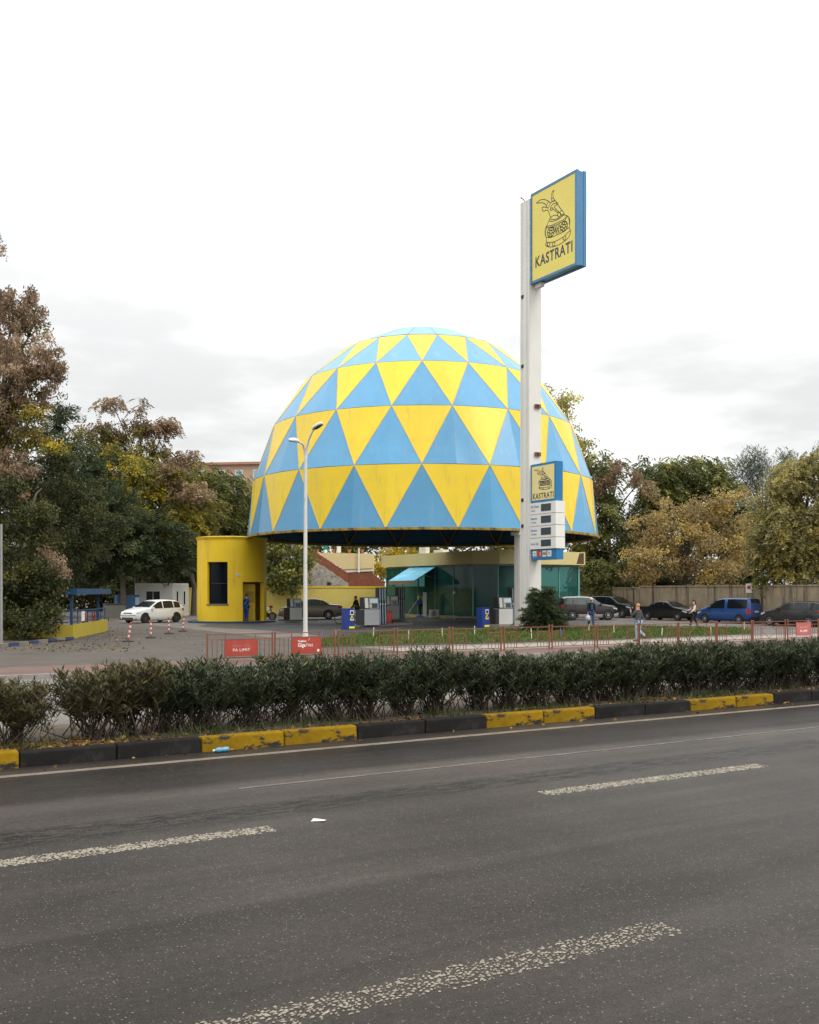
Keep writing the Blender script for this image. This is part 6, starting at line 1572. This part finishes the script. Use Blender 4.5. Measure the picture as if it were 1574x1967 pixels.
def tree(name, label, base_u, depth, layers, trunk_r=.22, bark=M_bark, seed=1, cat='tree', low=0.0, limbs=True, group='trees around the filling station', fs=None):
    """layers: list of (palette, style, leaf size, density, gap, [(u, v, ru, rv, depth offset, weight)...]) in photo pixels at the tree's own depth"""
    rnd = np.random.default_rng(seed); rr = random.Random(seed)
    bx_ = (base_u - U0) / FPX * depth
    o = thing(name, label, cat, (bx_, depth, 0), 0, group)
    base = Vector((bx_, depth, 0)); allc = []
    for (pal, style, leaf, dens, gap, bl) in layers:
        blobs = []
        for (u, v, ru, rv_, dd, k) in bl:
            d = depth + dd; q = AT(u, v, d); r = (ru / FPX * d, ru / FPX * d * .85, rv_ / FPX * d)
            blobs.append(((q.x - base.x, q.y - base.y, q.z), r, k))
        C, D, S, W, T, SC = crown_arrays(blobs, rnd, dens, leaf, style, gap, fs or depth / 65.0)
        ok = C[:, 2] > .15
        ob('crown', leaves_mesh('crown', C[ok], D[ok], S[ok], W[ok], T[ok], LEAFM[pal]), o)
        allc += [(b, sc) for b, sc in zip(blobs, SC)]
    mb = MB(); cz = [b[0][2] for b, sc in allc]; zt_ = min(max(cz) * .75, max(cz))
    top = Vector((sum(b[0][0] for b, s_ in allc) / len(allc), sum(b[0][1] for b, s_ in allc) / len(allc), zt_))
    P = [Vector((0, 0, -.1)), Vector((rr.uniform(-.1, .1), rr.uniform(-.1, .1), zt_ * .25)), Vector((top.x * .35, top.y * .35, zt_ * .55)), top]
    mb.tube(P, [trunk_r * 1.35, trunk_r, trunk_r * .8, trunk_r * .35], 10)
    if limbs:
        for b, sc in allc:
            c = Vector(b[0]); f = rr.uniform(.35, .6); st = P[1].lerp(P[2], f) if c.z < zt_ * .8 else P[2].lerp(P[3], f)
            mid = st.lerp(c, .55) + Vector((0, 0, .12 * (c - st).length)); mb.tube([st, mid, c], [trunk_r * .5, trunk_r * .32, trunk_r * .16], 6, cap=False)
            for q in sc[rnd.integers(0, len(sc), min(len(sc), 9))]:
                q = Vector(q); mb.tube([c.lerp(mid, .2), c.lerp(q, .55) + Vector((0, 0, .1)), q], [trunk_r * .14, trunk_r * .09, .012], 4, cap=False)
    mb.build('trunk', bark, o, True)
    return o
T_ = tree
T_('seed_tree', 'tall tree hung with brown seed clusters at the left edge', -40, 46, [
   ('brownseed', 'seed', .22, 2.3, .08, [(-60, 470, 70, 60, 1, 1), (30, 590, 48, 48, 0, 1), (-40, 640, 90, 80, 2, 1), (55, 690, 58, 50, -1, 1), (20, 770, 70, 50, 0, 1), (98, 715, 28, 38, -1, 1), (30, 900, 40, 50, -1, .6), (-40, 830, 80, 60, 1, 1)]),
   ('olive', 'broad', .20, 1.4, .1, [(45, 745, 50, 70, .5, 1), (20, 830, 75, 60, .5, 1), (60, 640, 40, 40, 1, .6), (-50, 900, 80, 80, 1, 1)]),
   ('yellowgreen', 'broad', .16, 1.4, .15, [(105, 868, 24, 18, -2, 1), (65, 800, 30, 22, -1, .8)])], .2, seed=2)
T_('dark_tree', 'very dark leafy tree filling the shade behind the blue booth', 20, 50, [
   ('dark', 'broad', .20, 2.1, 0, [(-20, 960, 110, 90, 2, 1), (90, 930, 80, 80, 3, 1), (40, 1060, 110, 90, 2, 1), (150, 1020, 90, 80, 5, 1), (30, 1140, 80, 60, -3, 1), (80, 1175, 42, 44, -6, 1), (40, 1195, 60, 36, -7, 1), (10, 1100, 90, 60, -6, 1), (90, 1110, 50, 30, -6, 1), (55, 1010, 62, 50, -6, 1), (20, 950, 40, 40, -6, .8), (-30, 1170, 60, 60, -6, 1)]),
   ('brownseed', 'seed', .2, 1.6, .2, [(118, 1085, 15, 18, -6, .8), (95, 1060, 20, 16, -5, .7), (30, 960, 26, 26, -3, .8)])], .17, seed=3)
T_('cedar_tree', 'dark blue-green cedar with spreading layered branches left of the container', 238, 80, [
   ('cedar', 'conifer', .34, 2.2, .05, [(112, 800, 30, 38, 5, 1), (120, 870, 52, 50, 4, 1), (150, 950, 70, 55, 2, 1), (215, 985, 75, 55, 0, 1), (200, 1060, 110, 45, 0, 1), (290, 1030, 70, 50, 2, 1), (140, 1090, 70, 40, 3, .9), (330, 1075, 45, 35, 4, .8), (180, 905, 55, 40, 3, 1)]),
   ('dark', 'broad', .2, 1.0, 0, [(220, 1060, 130, 60, 6, 1)])], .2, seed=4)
T_('seed_tree', 'feathery brownish tree top rising behind the cedar', 262, 92, [
   ('redbrown', 'frond', .3, .65, .25, [(205, 815, 45, 30, 0, 1), (270, 800, 48, 26, 0, .55), (215, 775, 22, 14, 0, .7), (305, 830, 32, 26, 0, .55), (320, 818, 14, 10, 0, .6), (375, 878, 14, 10, 0, .7), (350, 880, 20, 10, 0, .6)]),
   ('olive', 'frond', .3, 1.1, .05, [(190, 845, 55, 40, 1, 1), (250, 870, 70, 45, 0, 1), (290, 890, 50, 40, 1, 1)])], .16, seed=5)
T_('ash_tree', 'yellow-green tree with drooping leaves beside the cedar', 372, 86, [
   ('yellowgreen', 'frond', .3, 1.5, .02, [(215, 890, 45, 40, 2, 1), (270, 920, 60, 50, 0, 1), (290, 975, 55, 55, -1, 1), (345, 1010, 45, 38, -1, 1)]),
   ('olive', 'frond', .3, 1.3, 0, [(330, 930, 70, 50, 3, 1), (360, 1000, 60, 50, 2, 1), (250, 960, 80, 60, 4, 1), (395, 985, 40, 40, 2, 1)]),
   ('redbrown', 'frond', .3, .8, .2, [(330, 905, 40, 22, 0, .7), (370, 950, 40, 24, -1, .6)])], .2, seed=6)
T_('green_tree', 'mid green leafy tree directly left of the dome', 430, 96, [
   ('green', 'frond', .3, 1.4, 0, [(385, 915, 60, 32, 1, 1), (430, 940, 62, 46, 0, 1), (465, 980, 50, 55, 2, 1), (420, 1000, 60, 50, 1, 1), (370, 950, 50, 50, 3, 1)]),
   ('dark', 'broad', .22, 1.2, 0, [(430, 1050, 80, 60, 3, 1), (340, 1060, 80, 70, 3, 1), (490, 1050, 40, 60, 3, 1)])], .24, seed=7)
T_('backdrop_tree', 'shaded tree mass behind the container office', 330, 108, [
   ('dark', 'broad', .26, 1.4, 0, [(200, 1040, 120, 90, 0, 1), (330, 1050, 110, 90, 2, 1), (120, 990, 110, 100, 0, 1), (430, 1060, 90, 80, 2, 1), (300, 1130, 180, 50, 0, 1), (120, 1120, 120, 60, 0, 1)])], .3, seed=8)
T_('laurel_tree', 'round glossy green tree overhanging the yellow wall right of the kiosk', 560, 94, [
   ('green', 'broad', .22, 1.7, 0, [(540, 1070, 42, 40, -2, 1), (575, 1085, 36, 42, -3, 1), (520, 1100, 36, 32, -3, 1), (560, 1112, 42, 22, -4, 1)]), ('dark', 'broad', .22, 1.1, 0, [(550, 1085, 52, 46, 1, 1)])], .18, seed=9)
T_('golden_tree', 'small yellow leaved tree between the terrace and the shop', 755, 103, [
   ('gold', 'broad', .18, 1.6, .1, [(750, 1075, 30, 22, 0, 1), (735, 1100, 24, 20, -1, 1), (775, 1062, 24, 14, 0, 1)]), ('olive', 'broad', .2, 1.2, 0, [(750, 1090, 40, 36, 2, 1), (800, 1062, 40, 20, 2, 1)])], .12, seed=10)
T_('backdrop_tree', 'green tree line seen under the dome above the shop roof', 850, 118, [
   ('green', 'broad', .26, 1.2, 0, [(640, 1055, 70, 40, 2, 1), (720, 1040, 60, 50, 4, 1), (830, 1040, 70, 45, 0, 1), (930, 1035, 80, 50, 0, 1), (1020, 1030, 70, 60, 2, 1)])], .25, seed=11)
T_('poplar_tree', 'tall slender pale poplar with thin foliage right of the dome', 1105, 96, [
   ('pale', 'broad', .17, 1.1, .15, [(1088, 775, 26, 26, 0, .8), (1095, 810, 34, 34, 0, .9), (1108, 845, 38, 34, 0, 1), (1120, 880, 44, 36, 0, 1), (1060, 790, 26, 40, 0, .7)]),
   ('green', 'broad', .2, 1.0, .1, [(1120, 930, 55, 50, 1, 1), (1080, 880, 40, 60, 1, .8)])], .16, bark=M_bark2, seed=12)
T_('green_tree', 'broad green tree with reddish seed clusters right of the dome', 1180, 88, [
   ('green', 'frond', .3, 1.35, 0, [(1140, 905, 52, 45, 1, 1), (1150, 980, 50, 60, 0, 1), (1135, 1060, 50, 60, 0, 1), (1170, 1110, 50, 40, -2, 1)]),
   ('redbrown', 'seed', .2, 1.1, .15, [(1190, 905, 34, 28, -1, 1), (1225, 930, 28, 22, -1, .8), (1160, 930, 22, 20, -1, .6)]),
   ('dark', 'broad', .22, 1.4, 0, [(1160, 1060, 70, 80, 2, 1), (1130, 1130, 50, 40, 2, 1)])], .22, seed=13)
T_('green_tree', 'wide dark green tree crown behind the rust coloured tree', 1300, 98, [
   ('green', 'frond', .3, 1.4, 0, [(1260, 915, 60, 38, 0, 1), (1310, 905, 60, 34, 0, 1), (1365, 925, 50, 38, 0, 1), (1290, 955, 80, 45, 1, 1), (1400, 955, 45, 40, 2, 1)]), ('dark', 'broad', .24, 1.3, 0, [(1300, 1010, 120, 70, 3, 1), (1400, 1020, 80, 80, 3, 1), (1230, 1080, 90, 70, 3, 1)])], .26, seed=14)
T_('rust_tree', 'rust brown autumn tree hanging over the concrete wall', 1310, 84, [
   ('rust', 'broad', .17, 1.7, .12, [(1245, 1020, 50, 45, 0, 1), (1310, 1010, 65, 55, -1, 1), (1390, 985, 55, 55, 0, 1), (1260, 1075, 62, 48, -2, 1), (1350, 1070, 70, 52, -2, 1), (1420, 1050, 45, 60, 0, 1), (1390, 1100, 50, 28, -3, 1), (1230, 1100, 36, 28, -2, .9)])], .2, seed=15)
T_('pine_tree', 'grey-green pine standing far behind the right trees', 1447, 118, [
   ('pine', 'needle', .34, 1.1, .12, [(1448, 878, 24, 22, 0, 1), (1440, 905, 36, 24, 0, 1), (1465, 915, 34, 30, 0, 1), (1430, 925, 28, 26, 0, 1), (1450, 950, 46, 30, 0, 1), (1515, 890, 20, 22, 2, .8), (1580, 870, 14, 26, 2, .8)])], .22, seed=16)
T_('olive_tree', 'large olive-yellow tree at the right edge with trunk before the wall', 1532, 66, [
   ('haze_olive', 'frond', .3, 1.5, 0, [(1520, 920, 60, 45, 0, 1), (1570, 900, 55, 40, 0, 1), (1490, 960, 55, 50, 0, 1), (1560, 990, 70, 60, -1, 1), (1500, 1030, 60, 50, -1, 1), (1590, 1060, 60, 60, -1, 1), (1530, 1090, 55, 38, -1, 1), (1620, 950, 60, 60, 0, 1)]),
   ('green', 'frond', .3, .9, 0, [(1540, 1050, 70, 60, 2, 1), (1480, 1085, 40, 32, 0, 1)])], .24, seed=17)
T_('backdrop_tree', 'dark tree mass above the right end of the concrete wall', 1500, 92, [
   ('dark', 'broad', .24, 1.3, 0, [(1450, 1060, 80, 80, 0, 1), (1540, 1050, 90, 90, 0, 1), (1400, 1110, 80, 40, 0, 1), (1200, 1120, 90, 40, 0, 1), (1300, 1110, 90, 40, 0, 1), (1620, 1050, 70, 90, 0, 1)])], .26, seed=18)
# cedar bush at the foot of the pylon
T_('cedar_bush', 'dense dark green cedar bush at the foot of the sign pylon', 1046, 51.5, [
   ('cedar', 'conifer', .36, 3.6, 0, [(1045, 1178, 32, 30, 0, 1), (1042, 1152, 24, 20, 0, 1), (1024, 1188, 24, 20, 0, 1), (1064, 1186, 22, 20, 0, 1), (1024, 1143, 9, 14, 0, 1), (1056, 1138, 10, 14, 0, 1), (1046, 1202, 36, 11, 0, 1)])], .07, seed=19, cat='bush', group=None, fs=.30)
